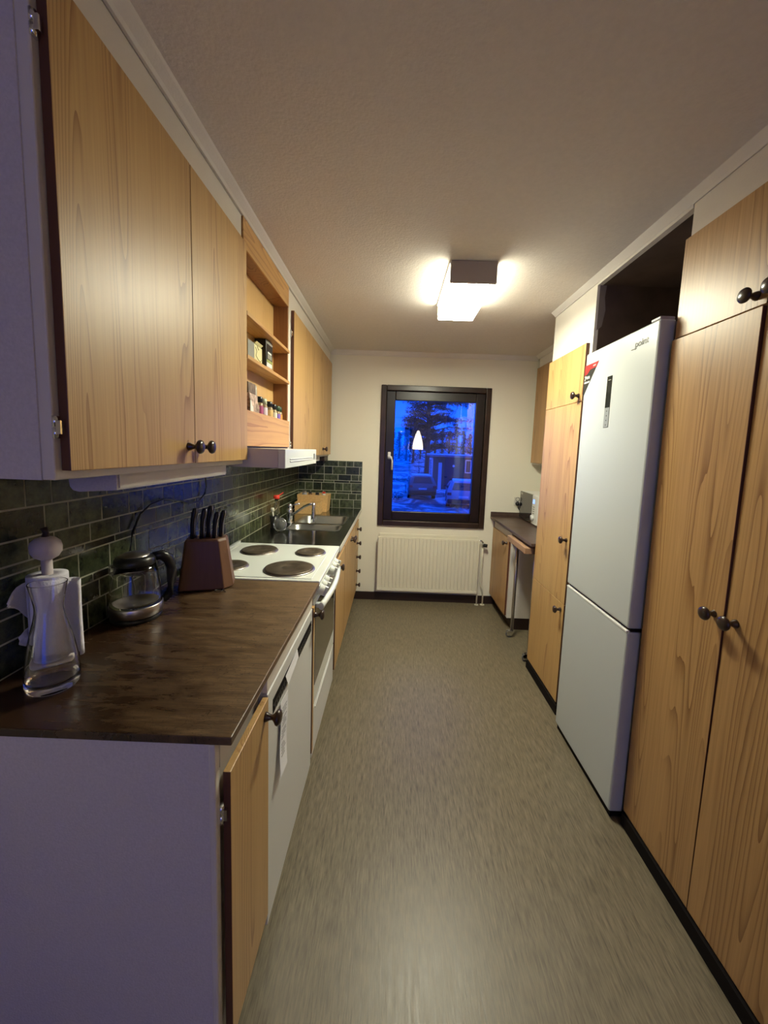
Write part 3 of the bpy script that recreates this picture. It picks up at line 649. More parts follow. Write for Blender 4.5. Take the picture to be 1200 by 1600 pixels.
# ------------------------------------------------------------------ LEFT SIDE, upper run
def upper(name, label, y0, y1, doors, z0=1.402, near=False):
    t = thing(name, label, 'cabinet', (-.88, (y0 + y1) / 2, z0))
    mb = MB(); mb.box(XL + .002, XUC, y0, y1, z0 - .016, 2.331); mb.build('carcass', WHITE if not near else WHITE, t, bevel=.003)
    if near:
        mb = MB(); mb.box(XL + .002, XUC - .022, y0 - .003, y0, z0 - .016, 2.331); mb.build('end_panel', PANEL, t)
    for (a, b, ky) in doors: d = door(t, XU, .018, a, b, z0, 2.230, DOOR, kn=((ky, 1.452) if ky else None))
    return t, d
t, d = upper('wall_cabinet', 'nearest wall cabinet at upper left with two pine doors', .687, 1.556, [(1.144, 1.554, 1.178)], near=True)
d = door(t, XU, .018, .6985, 1.144, 1.402, 2.230, DOOR, kn=(1.108, 1.452)); hinge(d, XU - .019, .693, 1.482); hinge(d, XU - .019, .693, 2.13)
mb = MB(); mb.box(XL + .006, XUC - .03, .70, 1.54, 1.3835, 1.3858); mb.build('underside_board', NICHE, t)
t = thing('under_cabinet_light', 'white rounded light rail hanging under the nearest wall cabinet', 'lamp', (-.83, 1.19, 1.36))
mb = MB(); pr = [(-.780, 1.3834), (-.780, 1.345), (-.872, 1.338), (-.886, 1.341), (-.893, 1.350), (-.895, 1.362), (-.895, 1.3834)]; mb.prism(pr, 1, .894, 1.484); mb.build('housing', PANEL, t, bevel=.002)
mb = MB(); mb.box(-.779, -.777, .90, 1.48, 1.350, 1.383); mb.build('side_strip', WHITE, t)
# spice shelf unit
t = thing('open_shelf_unit', 'open varnished pine shelf unit above the stove hood', 'shelf', (-.88, 1.9, 1.46))
S0, S1 = 1.558, 2.215
mb = MB(); mb.box(-.828, -.820, S0, S1, 1.458, 2.33); mb.build('back_board', SHELFB, t)
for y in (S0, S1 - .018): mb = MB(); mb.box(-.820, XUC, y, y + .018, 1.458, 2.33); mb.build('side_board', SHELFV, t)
for z in (1.975, 1.808): mb = MB(); mb.box(-.820, XU - .006, S0 + .018, S1 - .018, z, z + .016, bev=.002); mb.build('shelf_board', SHELFW, t)
mb = MB(); mb.box(-.820, XUC - .0, S0 + .018, S1 - .018, 1.568, 1.584); mb.build('shelf_board', SHELFW, t)
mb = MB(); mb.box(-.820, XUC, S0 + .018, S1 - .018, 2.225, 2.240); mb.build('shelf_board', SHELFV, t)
mb = MB(); mb.box(XUC, XUC + .006, S0, S1 - .018, 2.222, 2.3305); mb.build('top_fascia', SHELFW, t)
mb = MB(); mb.box(XUC, XU - .006, S0, S1 - .018, 1.458, 1.604, bev=.002); mb.build('bottom_fascia', SHELFW, t)
mb = MB(); mb.box(XL + .01, XUC, S0, S1, 1.452, 1.458); mb.build('underside', DARKB, t)
t, d = upper('wide_wall_cabinet', 'wall cabinet with one wide pine door beyond the open shelves', 2.218, 3.144, [(2.262, 3.144, None)])
hinge(d, XU - .016, 2.256, 2.10); hinge(d, XU - .016, 2.256, 1.47)
upper('corner_wall_cabinet', 'narrow wall cabinet in the corner by the window wall', 3.146, YE - .036, [(3.146, YE - .038, 3.20)])
t = tag(MB().box(-.86, -.765, 2.46, 3.30, 1.350, 1.385, bev=.004).build('light_rail', WHITE), 'white light rail under the far wall cabinets', 'lamp')
mb = MB(); mb.box(-.86, -.745, 3.42, YE - .04, 1.345, 1.385, bev=.003); tag(mb.build('corner_block', DARKB), 'small dark brown block under the corner wall cabinet', 'block')
# hood
HX = -.570
t = thing('cooker_hood', 'white slim cooker hood under the open shelves', 'hood', (-.8, 1.87, 1.37))
mb = MB(); mb.box(XL + .02, HX - .03, 1.560, 2.180, 1.374, 1.4505); mb.build('housing', P('hood_side', (.62, .58, .58), .4), t)
mb = MB(); mb.box(HX - .03, HX, 1.560, 2.182, 1.372, 1.4515, bev=.003); f_ = mb.build('front_panel', ENAM, t)
mb = MB(); mb.box(HX, HX + .003, 1.63, 2.08, 1.396, 1.401, bev=.001); mb.box(HX, HX + .003, 1.63, 2.08, 1.407, 1.410); mb.build('slide_line', APPL, f_)
mb = MB(); mb.box(HX, HX + .006, 2.11, 2.14, 1.402, 1.428, bev=.001); mb.build('switch', P('grey_plastic', (.3, .3, .3), .4), f_)
mb = MB(); mb.box(XL + .08, HX - .06, 1.60, 2.14, 1.370, 1.374); mb.build('filter', STEEL, t)
# goods on the open shelves
ZL = 1.5845
def carton(name, label, cat, x0, x1, y0, y1, z0, z1, mat, faces=(), gm=None, group=None):
    t = thing(name, label, cat, ((x0 + x1) / 2, (y0 + y1) / 2, z0), group)
    mb = MB(); mb.box(x0, x1, y0, y1, z0, z1, bev=.002); mb.build('box_body', mat, t)
    for (fn, mt, a0, a1, b0, b1) in faces:     # a: along y, b: along z; printed fields on the +x face
        m2 = MB(); m2.box(x1, x1 + .0008, y0 + (y1 - y0) * a0, y0 + (y1 - y0) * a1, z0 + (z1 - z0) * b0, z0 + (z1 - z0) * b1); m2.build(fn, mt, t)
    return t
GREY = P('grey_label', (.25, .25, .22), .5); YEL = P('pale_yellow_card', (.66, .62, .34), .6); WHT = P('white_label', (.7, .7, .66), .6); GRN = P('green_label', (.3, .34, .1), .5); PINKL = P('pink_label', (.55, .38, .36), .5); OLV = P('olive_print', (.16, .14, .05), .6)
carton('tall_box', 'tall black carton with small labels on the middle shelf', 'box', -.818, -.762, 1.900, 2.000, 1.8245, 1.972, BLACK, (('label', GREY, .05, .95, .88, .99), ('label', WHT, .25, .8, .58, .64), ('label', GREY, .2, .85, .42, .56), ('label', GRN, .1, .95, .30, .38), ('label', WHT, .1, .9, .16, .29), ('label', PINKL, .1, .9, .02, .15)))
t = carton('tea_box', 'pale yellow card box in front of the black carton', 'box', -.816, -.752, 1.640, 1.815, 1.8245, 1.902, YEL, (('label', GREY, 0, .42, 0, 1),))
mb = MB(); mb.tube([(-.7512, 1.73, 1.89), (-.7512, 1.745, 1.875), (-.7512, 1.735, 1.855), (-.7512, 1.76, 1.845), (-.7512, 1.79, 1.838), (-.7512, 1.805, 1.85)], .0012, seg=5); mb.tube([(-.7512, 1.75, 1.90), (-.7512, 1.765, 1.885), (-.7512, 1.775, 1.89)], .001, seg=5); mb.build('drawn_sprig', OLV, t)
mb = MB(); mb.prism([(-.80, 1.903), (-.752, 1.903), (-.742, 1.912), (-.744, 1.914), (-.76, 1.906)], 1, 1.72, 1.80); mb.build('open_flap', YEL, t)
t = thing('flour_bag', 'crumpled patterned paper bag at the near end of the bottom shelf', 'bag', (-.79, 1.74, ZL))
mb = MB(); mb.box(-.812, -.752, 1.66, 1.765, ZL, ZL + .10); 
bmesh.ops.subdivide_edges(mb.bm, edges=mb.bm.edges[:], cuts=3, use_grid_fill=True)
for v in mb.bm.verts:
    if v.co.z > ZL + .005: v.co += Vector((random.uniform(-.004, .004), random.uniform(-.004, .004), random.uniform(-.003, .003)))
BAG = P('patterned_bag', (.50, .36, .30), .6, vary=.75, vscale=38)
mb.build('bag_body', BAG, t)
mb = MB(); mb.box(-.808, -.760, 1.668, 1.758, ZL + .10, ZL + .150, bev=.006); mb.build('bag_top', P('brown_lid', (.17, .12, .08), .5, vary=.5, vscale=40), t)
mb = MB(); mb.box(-.7515, -.7505, 1.665, 1.70, ZL + .01, ZL + .07); mb.build('label', WHT, t)
mb = MB(); mb.lathe((-.785, 1.80, ZL), [(0, 0), (.014, 0), (.014, .13), (.012, .15), (0, .152)], seg=14); tag(mb.build('slim_bottle', P('clear_grinder', (.5, .48, .42), .2)), 'slim pale grinder bottle beside the patterned bag', 'bottle')
MAG = P('magenta_label', (.34, .06, .16), .5); LAV = P('lavender_label', (.66, .58, .66), .5); TAN = P('tan_label', (.62, .42, .16), .5); VIO = P('violet_label', (.20, .12, .50), .5); ORA = P('orange_label', (.80, .30, .05), .5); CRM = P('cream_label', (.70, .64, .50), .5); GDK = P('dark_green_cap', (.02, .06, .025), .4); LGC = P('pale_green_cap', (.5, .55, .4), .4); SPI = P('spice_filled_glass', (.30, .22, .12), .15)
J = [(1.838, -.775, BLACK, MAG, 'magenta label and black cap, nearest jar of the spice row', .106), (1.880, -.768, LGC, LAV, 'tall spice jar with pale cap and lavender label', .102), (1.915, -.785, BLACK, LAV, 'short spice jar with black cap and pale label', .098),
     (1.955, -.765, BLACK, TAN, 'spice jar with black cap and tan label', .098), (1.990, -.790, GDK, GDK, 'dark green spice jar behind the tan one', .100), (2.020, -.764, BLACK, CRM, 'spice jar with black cap and cream label', .092), (2.050, -.792, WHT, WHT, 'spice jar with white cap standing behind', .094),
     (2.080, -.764, GDK, VIO, 'spice jar with violet label near the far end', .090), (2.122, -.766, GDK, ORA, 'spice jar with orange label and green cap, farthest in the row', .090)]
for (y, x, cm, lm, lab, h_) in J:
    t = thing('spice_jar', lab, 'jar', (x, y, ZL), 'spice jars on the bottom shelf')
    mb = MB(); mb.lathe((x, y, ZL), [(0, 0), (.0185, 0), (.019, .004), (.019, h_ - .034), (.014, h_ - .026), (0, h_ - .026)], seg=18); mb.build('glass_body', SPI, t)
    mb = MB(); mb.lathe((x, y, ZL), [(.0194, .014), (.0196, .016), (.0196, h_ - .044), (.0194, h_ - .042)], seg=18); mb.build('label', lm, t)
    mb = MB(); mb.lathe((x, y, ZL + h_ - .027), [(0, 0), (.0165, 0), (.0165, .025), (.014, .027), (0, .027)], seg=18); mb.build('cap', cm, t)
# ------------------------------------------------------------------ things on the wooden worktop
cx, cy = -.889, .818
ou = [(.0485, .004), (.0500, .012), (.0505, .030), (.0480, .060), (.0420, .100), (.0350, .135), (.0290, .160), (.0262, .178), (.0258, .188), (.0270, .198), (.0310, .220), (.0345, .2395), (.0350, .2422), (.0349, .2430)]
inn = [(r_ - .0016, z_) for r_, z_ in ou[2:]][::-1]
mb = MB(); mb.lathe((cx, cy, ZC + .0004), [(0, 0), (.044, 0)] + ou + inn + [(.0475, .021), (.038, .0150), (.018, .0115), (0, .011)], seg=64); tag(mb.build('carafe', GLASS), 'empty clear glass carafe in front of the paper towel roll', 'carafe')
# paper towel holder + roll
tx, ty = -.975, .912
t = thing('paper_towel_holder', 'pale wooden paper towel stand with a flattened ball on top', 'towel holder', (tx, ty, ZC))
mb = MB(); mb.lathe((tx, ty, ZC), [(0, 0), (.049, 0), (.050, .004), (.049, .011), (.046, .013), (0, .013)], seg=40); mb.build('base', BEIGE, t)
mb = MB(); mb.cyl((tx, ty, ZC + .013), (tx, ty, 1.17), .0112, seg=24); mb.build('rod', BEIGE, t)
mb = MB(); mb.lathe((tx, ty, 1.1945), [(0, -.029), (.014, -.028), (.024, -.022), (.031, -.010), (.0320, .003), (.029, .015), (.020, .024), (.009, .028), (0, .029)], seg=36); kb = mb.build('ball', BEIGE, t)
mb = MB(); mb.tube([(tx, ty, 1.220), (tx + .002, ty, 1.232), (tx - .003, ty, 1.244)], [.009, .006, .008], seg=8); mb.build('stalk', DARKB, kb)
t = thing('paper_towel_roll', 'white paper towel roll with loose sheets on the wooden stand', 'paper towel', (tx, ty, .915))
mb = MB(); prf = [(.015, 0), (.040, 0), (.0405, .003), (.0405, .211), (.040, .214), (.015, .214), (.015, 0)]; mb.lathe((tx, ty, .915), prf, seg=48); mb.build('roll', TOWEL, t)
def ribbon(name, path, z0, z1, wav=0.0, nz=8):
    mb = MB(); g = []
    for i, (x, y) in enumerate(path):
        f = i / (len(path) - 1); row = []
        lo = z0(f) if callable(z0) else z0; hi = z1(f) if callable(z1) else z1
        for k in range(nz + 1):
            h = k / nz; d = wav * math.sin(h * 5 + i * 1.1) * f
            row.append(mb.bm.verts.new((x + d, y - d * .6, lo + (hi - lo) * h)))
        g.append(row)
    for a, b in zip(g, g[1:]):
        for k in range(nz): f = mb.bm.faces.new((a[k], b[k], b[k + 1], a[k + 1])); f.smooth = True
    o = mb.build(name, TOWEL, t); md = o.modifiers.new('solidify', 'SOLIDIFY'); md.thickness = .0008; return o
# right loose sheet: leaves the roll, folds back down on the right
P1 = [(tx + .0415 * math.cos(a), ty + .0415 * math.sin(a)) for a in [math.radians(v) for v in range(250, 361, 12)]]
P1 += [(tx + .045, ty + .010), (tx + .052, ty + .018), (tx + .061, ty + .020), (tx + .069, ty + .016), (tx + .072, ty + .008), (tx + .070, ty + .002)]
ribbon('loose_sheet', P1, lambda f: .922 - .004 * f, lambda f: 1.127 - .014 * f, .0015)
def flap(name, rows):
    mb = MB(); g = []
    for (x, y, lo, hi) in rows: g.append([mb.bm.verts.new((x + .002 * math.sin(k * 2.1 + y * 60), y, lo + (hi - lo) * k / 5 + (.003 * math.sin(k * 3 + x * 90) if 0 < k < 5 else 0))) for k in range(6)])
    for a_, b_ in zip(g, g[1:]):
        for k in range(5): f = mb.bm.faces.new((a_[k], b_[k], b_[k + 1], a_[k + 1])); f.smooth = True
    o = mb.build(name, TOWEL, t); md = o.modifiers.new('solidify', 'SOLIDIFY'); md.thickness = .0008
flap('torn_sheet', [(tx - .040, ty - .008, 1.010, 1.112), (tx - .044, ty - .022, 1.030, 1.110), (tx - .042, ty - .038, 1.050, 1.106), (tx - .037, ty - .052, 1.060, 1.099), (tx - .032, ty - .064, 1.066, 1.090), (tx - .029, ty - .074, 1.070, 1.080)])
flap('torn_sheet', [(tx - .041, ty - .008, .945, 1.000), (tx - .046, ty - .022, .950, .992), (tx - .046, ty - .036, .960, .980)])
# kettle
kx, ky_ = -.940, 1.180; zb = ZC
t = thing('kettle', 'glass and steel electric kettle with black lid beside the knife block', 'kettle', (kx, ky_, zb))
mb = MB(); mb.lathe((kx, ky_, zb), [(0, 0), (.070, 0), (.072, .004), (.070, .014), (0, .016)], seg=44); mb.build('power_base', BLACK, t)
mb = MB(); mb.lathe((kx, ky_, zb + .016), [(0, 0), (.072, 0), (.0755, .003), (.0755, .030), (.0735, .033), (.066, .033), (.065, .026), (0, .026)], seg=48); kr = mb.build('steel_ring', STEELK, t)
mb = MB(); mb.lathe((kx, ky_, zb + .049), [(.0720, 0), (.0715, .02), (.0685, .06), (.0625, .10), (.0565, .126), (.0552, .126), (.0610, .10), (.0670, .06), (.0700, .02), (.0705, 0), (.0720, 0)], seg=48); mb.build('glass_body', GLASS, t)
mb = MB(); mb.lathe((kx, ky_, zb + .175), [(.056, 0), (.0575, .004), (.0565, .016), (.051, .024), (.031, .032), (.013, .0345), (0, .035)], seg=44); mb.lathe((kx, ky_, zb + .175), [(0, .002), (.056, 0)], seg=44); ld = mb.build('lid', BLACK, t)
mb = MB(); mb.lathe((kx, ky_, zb + .2085), [(0, .0035), (.027, .002), (.041, -.004), (.042, -.006)], seg=40); mb.build('lid_top', STEELK, ld)
mb = MB(); hd = Vector((.72, .69, 0)).normalized(); c = Vector((kx, ky_, zb))
mb.tube([c + hd * .050 + Vector((0, 0, .190)), c + hd * .074 + Vector((0, 0, .192)), c + hd * .094 + Vector((0, 0, .178)), c + hd * .103 + Vector((0, 0, .145)), c + hd * .103 + Vector((0, 0, .10)), c + hd * .094 + Vector((0, 0, .055)), c + hd * .076 + Vector((0, 0, .034))], [.012, .014, .015, .015, .014, .012, .009], seg=12, flat=1.2); mb.build('handle', BLACK, t)
mb = MB(); sd = -hd; mb.prism([(0, 0)] * 0 or [(-.016, 0), (.016, 0), (.022, .026), (-.022, .026)], 1, -.012, .010)
q = Matrix.Rotation(math.atan2(sd.y, sd.x) - math.pi / 2, 4, 'Z'); q.translation = c + sd * .057 + Vector((0, 0, .150)); mb.xf(q); mb.build('spout', P('clear_plastic', (.9, .9, .9), .05, trans=.9), t)
# cable on the wall to the kettle
t = tag(MB().tube([(-.93, 1.30, ZC + .006), (-.985, 1.30, ZC + .010), (-1.008, 1.275, .94), (-1.015, 1.268, 1.00), (-1.017, 1.270, 1.09), (-1.017, 1.285, 1.15), (-1.016, 1.325, 1.205), (-1.014, 1.38, 1.232), (-1.014, 1.47, 1.243), (-1.014, 1.58, 1.222), (-1.014, 1.66, 1.200), (-1.014, 1.73, 1.198), (-1.014, 1.785, 1.225), (-1.012, 1.80, 1.262), (-1.010, 1.79, 1.30), (-1.008, 1.765, 1.335)], .0038, seg=8).build('kettle_cable', BLACK), 'black power cable looping along the green tiles above the kettle', 'cable')
t = tag(MB().box(XL + .013, -.985, 1.735, 1.80, 1.325, 1.372, bev=.004).build('power_plug_box', BLACK), 'small black plug box on the tiles just under the cooker hood', 'plug')
# knife block and knives
t = thing('knife_block', 'tapered reddish-brown wooden knife block beside the stove', 'knife block', (-.835, 1.455, ZC))
bx, by = -.848, 1.462; ang = math.radians(17)
def ringk(z, w_, d_, c_):
    p = [(-w_ + c_ * .4, -d_), (w_ - c_ * 1.5, -d_), (w_, -d_ + c_ * 1.8), (w_, d_), (-w_, d_), (-w_, -d_ + c_ * .4)]
    return [(bx + a * math.cos(ang) - b * math.sin(ang), by + a * math.sin(ang) + b * math.cos(ang), z) for a, b in p]
mb = MB(); RG = [ringk(ZC + .003, .096, .050, .02), ringk(ZC + .008, .097, .051, .02), ringk(ZC + .190, .072, .042, .016), ringk(ZC + .199, .068, .038, .016)]
vv = [[mb.bm.verts.new(p) for p in r_] for r_ in RG]
for A, B in zip(vv, vv[1:]):
    for i in range(6): mb.bm.faces.new((A[i], A[(i + 1) % 6], B[(i + 1) % 6], B[i]))
mb.bm.faces.new(vv[0][::-1]); mb.bm.faces.new(vv[-1]); mb.build('wood_body', BLOCKW, t, bevel=.003)
mb = MB()
for a, b in ((-.07, -.03), (.07, -.02), (-.07, .03), (.07, .03)): mb.cyl((bx + a, by + b, ZC), (bx + a, by + b, ZC + .004), .007, seg=10)
mb.build('foot', BLACK, t)
KN = [(-.048, -.010, .118, 'leftmost black-handled knife in the wooden block'), (-.014, -.016, .118, 'second black-handled knife from left in the block'), (.004, .008, .124, 'tallest black-handled knife, middle of the block'), (.030, -.014, .103, 'fourth black-handled knife from left in the block'), (.050, .010, .106, 'rightmost black-handled knife in the block')]
for a, b, h_, lab in KN:
    x = bx + a * math.cos(ang) - b * math.sin(ang); y = by + a * math.sin(ang) + b * math.cos(ang); z = ZC + .199
    o = thing('kitchen_knife', lab, 'knife', (x, y, z), 'knives in the wooden block')
    mb = MB(); pts = [(x, y, z + .001), (x + .002, y, z + h_ * .2), (x + .003, y, z + h_ * .45), (x + .008, y, z + h_ * .72), (x + .013, y, z + h_ * .90), (x + .012, y, z + h_)]
    mb.tube(pts, [.0095, .0085, .0095, .0110, .0110, .007], seg=10, flat=1.35); hh = mb.build('handle', BLACK, o)
    mb = MB(); mb.tube([(p[0] + .0085, p[1] - .006, p[2]) for p in pts], [.0022, .002, .002, .0024, .0024, .0016], seg=6); mb.build('steel_spine', CHROME, hh)
mb = MB(); mb.tube([(-.775 + .022 * math.cos(a / 3) * (1 - a * .02), 1.405 + .016 * math.sin(a / 3), ZC + .003 + .0004 * a) for a in range(22)], .0012, seg=5); tag(mb.build('twist_wire', BLACK), 'thin coiled black wire lying beside the knife block', 'wire')
# ------------------------------------------------------------------ RIGHT SIDE
# far tall cabinet
Y0, Y1 = 2.032, 2.536
t = thing('tall_cabinet', 'far tall pine cabinet with three stacked doors beyond the fridge', 'cabinet', (1.15, 2.29, 0))
mb = MB(); mb.box(XRC, XRW - .002, Y0, Y1, .055, H - .027); mb.build('carcass', WHITE, t)
mb = MB(); mb.box(XRC + .02, XRW - .01, Y0 - .004, Y0, .055, H - .03); mb.build('side_board', NICHE, t)
mb = MB(); mb.prism([(.872, 2.325), (.905, 2.325), (.900, 2.26), (.908, 2.20), (.896, 2.12), (.872, 2.10)], 1, Y0 - .005, Y0 - .004); mb.build('paint_patch', NICHEP, t)
for z0, z1, kz in ((.062, .639, .600), (.639, 1.753, 1.0), (1.753, 2.050, 1.785)): door(t, XR, .018, Y0 + .028, Y1, z0, z1, DOOR, kn=(Y0 + .065, kz), sgn=-1)
mb = MB(); mb.box(.838, 1.40, Y0 + .01, Y1 - .005, 0, .052); mb.build('plinth', BLACKM, t)  # black plinth stands proud of the doors, taking in their floor shadow
# fridge
FX, F0, F1 = .797, 1.425, 1.950
t = thing('fridge_freezer', 'tall white fridge-freezer with upper and lower doors and dark display', 'fridge', (1.1, 1.69, 0))
mb = MB(); mb.box(FX + .062, 1.40, F0 + .002, F1 - .002, .03, 1.955, bev=.004); mb.build('body', FRIDGES, t)
mb = MB(); mb.box(FX, FX + .058, F0, F1, .808, 1.960, bev=.008); fd = mb.build('upper_door', FRIDGE, t)
mb = MB(); mb.box(FX, FX + .058, F0, F1, .030, .795, bev=.008); fl = mb.build('lower_door', FRIDGE, t)
mb = MB(); mb.box(FX + .012, FX + .055, F0 + .004, F1 - .004, .795, .808); mb.build('door_gasket', BLACKM, t)
mb = MB(); mb.box(FX - .0015, FX + .014, F0 + .006, F1 - .006, .7905, .7985, bev=.001); mb.build('seam_highlight_rail', P('seam_highlight', (.8, .8, .78), .25), fl)  # paler rail paints in the highlight line along the door seam
mb = MB(); mb.box(FX + .0005, FX - .0012, 1.700, 1.738, 1.594, 1.815); mb.build
dp = mb.build('display_panel', P('display_black', (.018, .02, .018), .12), fd)
mb = MB(); mb.box(FX - .0012, FX - .0018, 1.7005, 1.7375, 1.595, 1.680); mb.build('button_strip', P('display_grey', (.26, .28, .28), .35), dp)
mb = MB()
for k in range(4): mb.lathe((FX - .0018, 1.719, 1.665 - k * .020), [(0, .0006), (.003, .0005), (.0032, 0)], axis=(-1, 0, 0), seg=10)
mb.build('button_marks', BLACK, dp)
mb = MB(); mb.box(FX - .0013, FX - .0018, 1.708, 1.728, 1.797, 1.799); mb.build('display_mark', WHT, dp)
# triangular sticker on the upper door: red band over black
st = [(1.948, 1.905), (1.825, 1.905), (1.948, 1.757)]
mb = MB(); mb.prism([(y, z) for y, z in st], 0, FX - .001, FX - .0003); sk = mb.build('sticker', P('sticker_black', (.035, .035, .03), .3), fd)
mb = MB(); mb.prism([(1.9475, 1.903), (1.828, 1.903), (1.8455, 1.882), (1.900, 1.879), (1.925, 1.862), (1.9475, 1.858)], 0, FX - .0016, FX - .001); mb.build('red_band', P('sticker_red', (.55, .03, .03), .3), sk)
def text(body, size, loc, parent, mat, name, sgn=-1, ext=.0004, shear=0.0, bold=0.0, sx=1.0):
    cu = bpy.data.curves.new(name, 'FONT'); cu.body = body; cu.size = size; cu.extrude = ext; cu.shear = shear; cu.align_x = 'LEFT'; cu.offset = bold
    o = bpy.data.objects.new('tmp_' + name, cu); COL.objects.link(o)
    dg = bpy.context.evaluated_depsgraph_get(); me = bpy.data.meshes.new_from_object(o.evaluated_get(dg)); bpy.data.objects.remove(o)
    # text reads along -y when seen from -x side (sgn=-1)
    R_ = Matrix(((0, 0, -1, 0), (-1, 0, 0, 0), (0, 1, 0, 0), (0, 0, 0, 1))) if sgn < 0 else Matrix(((0, 0, 1, 0), (1, 0, 0, 0), (0, 1, 0, 0), (0, 0, 0, 1)))
    me.transform(Matrix.Translation(Vector(loc) - ORG.get(parent.name, Vector((0, 0, 0)))) @ R_ @ Matrix.Diagonal((sx, 1, 1, 1)))
    me.materials.clear(); me.materials.append(mat)
    ob = bpy.data.objects.new(name, me); COL.objects.link(ob); ob.parent = parent; ORG[ob.name] = ORG.get(parent.name, Vector((0, 0, 0)))
    return ob
WPR = P('white_print', (.8, .8, .76), .5)
text('7', .030, (FX - .0016, 1.947, 1.832), sk, WPR, 'lettering', bold=.0008)
text('YEAR', .017, (FX - .0016, 1.931, 1.838), sk, WPR, 'lettering', bold=.0004, sx=.85)
text('WARRANTY', .011, (FX - .0016, 1.947, 1.818), sk, WPR, 'lettering', bold=.0003, sx=.85)
text('point', .012, (FX - .0018, 1.872, 1.889), sk, WPR, 'lettering')
text('point', .034, (FX - .0006, 1.560, 1.893), fd, P('logo_grey', (.04, .04, .035), .35), 'maker_logo', bold=.0006, sx=1.12)
mb = MB(); mb.box(FX - .0012, FX - .0002, 1.548, 1.582, 1.8865, 1.8895); mb.build('logo_underline', P('logo_grey', (.04, .04, .035), .35), fd)
mb = MB(); mb.box(FX + .010, 1.38, F0 + .01, F1 - .01, 0.0, .03); mb.build('plinth', BLACKM, t)
mb = MB(); mb.box(FX + .005, FX + .058, F0 + .01, F0 + .06, 1.961, 1.972, bev=.003); mb.build('hinge_cover', FRIDGES, t)
# niche around the fridge
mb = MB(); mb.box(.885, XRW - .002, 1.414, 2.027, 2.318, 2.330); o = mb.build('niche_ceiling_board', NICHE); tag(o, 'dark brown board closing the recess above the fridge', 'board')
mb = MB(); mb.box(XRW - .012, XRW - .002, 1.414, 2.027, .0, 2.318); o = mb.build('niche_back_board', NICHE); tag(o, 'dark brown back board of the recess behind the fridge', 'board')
mb = MB(); mb.box(.86, .884, 1.414, 2.030, 2.318, 2.331); struct(mb.build('trim_5', WHITE))
# near tall cabinets
def tall(name, label, ya, yb, doors, side=False):
    t = thing(name, label, 'cabinet', (1.15, (ya + yb) / 2, 0))
    mb = MB(); mb.box(XRC, XRW - .002, ya, yb, .055, 2.330); mb.build('carcass', WHITE, t)
    if side: mb = MB(); mb.box(XRC + .02, XRW - .01, yb, yb + .003, .055, 2.32); mb.build('side_board', NICHE, t)
    for (a, b, kn_low, kn_up) in doors:
        d = door(t, XR, .018, a, b, .056, 1.880, DOORR, kn=(kn_low, 1.012), sgn=-1, warp=.009 if abs(b - 1.411) < .01 else 0)
        door(t, XR, .018, a, b, 1.884, 2.215, DOORR, kn=(kn_up, 1.915), sgn=-1)
    mb = MB(); mb.box(.836, 1.40, ya, yb - .004, 0, .050); mb.build('plinth', BLACKM, t)  # plinth pushed out and blackened to include the contact shadow on the floor
    return t
tall('tall_double_cabinet', 'near tall pine cabinet right of the fridge with double doors', .736, 1.411, [(1.074, 1.411, 1.108, 1.108), (.736, 1.074, 1.040, 1.040)], side=True)
tall('nearest_tall_cabinet', 'nearest tall pine cabinet at the right edge of the picture', .060, .734, [(.397, .734, .431, .431), (.060, .397, .363, .363)])
# right worktop with upstand
ZR = .870
t = thing('short_worktop', 'dark brown laminate worktop at right of the window', 'worktop', (1.1, 3.09, ZR))
mb = MB(); mb.box(.816, XRW - .002, 2.54, YE - .001, ZR - .022, ZR, bev=.002); mb.build('top_board', WTOPR, t)
mb = MB(); mb.box(.816, XRW - .002, YE - .013, YE - .001, ZR + .0005, .912, bev=.002); mb.box(XRW - .014, XRW - .002, 2.54, YE - .013, ZR + .0005, .912); struct(mb.build('trim_6', WTOPR))
t = thing('low_cabinet', 'low pine-door cabinet under the short worktop by the radiator', 'cabinet', (1.15, 3.35, 0))
mb = MB(); mb.box(.862, 1.41, 3.092, YE - .012, .10, ZR - .0225); mb.build('carcass', WHITE, t)
door(t, .846, .016, 3.112, YE - .014, .112, .768, DOORR, kn=(3.165, .722), sgn=-1)
mb = MB(); mb.box(.905, 1.40, 3.094, YE - .015, 0, .10); mb.build('plinth', DARKB, t)
mb = MB(); mb.box(XRW - .02, XRW - .002, 2.54, 3.09, .0, .10); o = struct(mb.build('baseboard_right', DARKB))
# rolling table
t = thing('rolling_table', 'narrow wooden table on castors pushed under the short worktop', 'table', (1.1, 2.72, 0))
mb = MB(); mb.box(.790, 1.36, 2.575, 2.985, .788, .828, bev=.002); mb.build('table_top', TBLW, t)
def leg(x, y):
    mb = MB(); mb.cyl((x, y, .055), (x, y, .788), .0125, seg=18); l_ = mb.build('leg', STEELK, t)
    mb = MB(); mb.box(x - .040, x + .004, y - .014, y - .011, .016, .050); mb.box(x - .040, x + .004, y + .011, y + .014, .016, .050); mb.box(x - .030, x + .014, y - .014, y + .014, .048, .056)
    mb.build('castor_fork', CHROME, l_)
    mb = MB(); mb.cyl((x - .022, y - .009, .024), (x - .022, y + .009, .024), .024, seg=24); mb.build('castor_wheel', P('grey_rubber', (.12, .12, .12), .5), l_)
leg(.868, 2.960); leg(.880, 2.605); leg(1.33, 2.960); leg(1.33, 2.605)
mb = MB(); mb.tube([(.868, 2.948, .72), (.90, 2.90, .788)], .006, seg=8); mb.build('brace', STEELK, t)
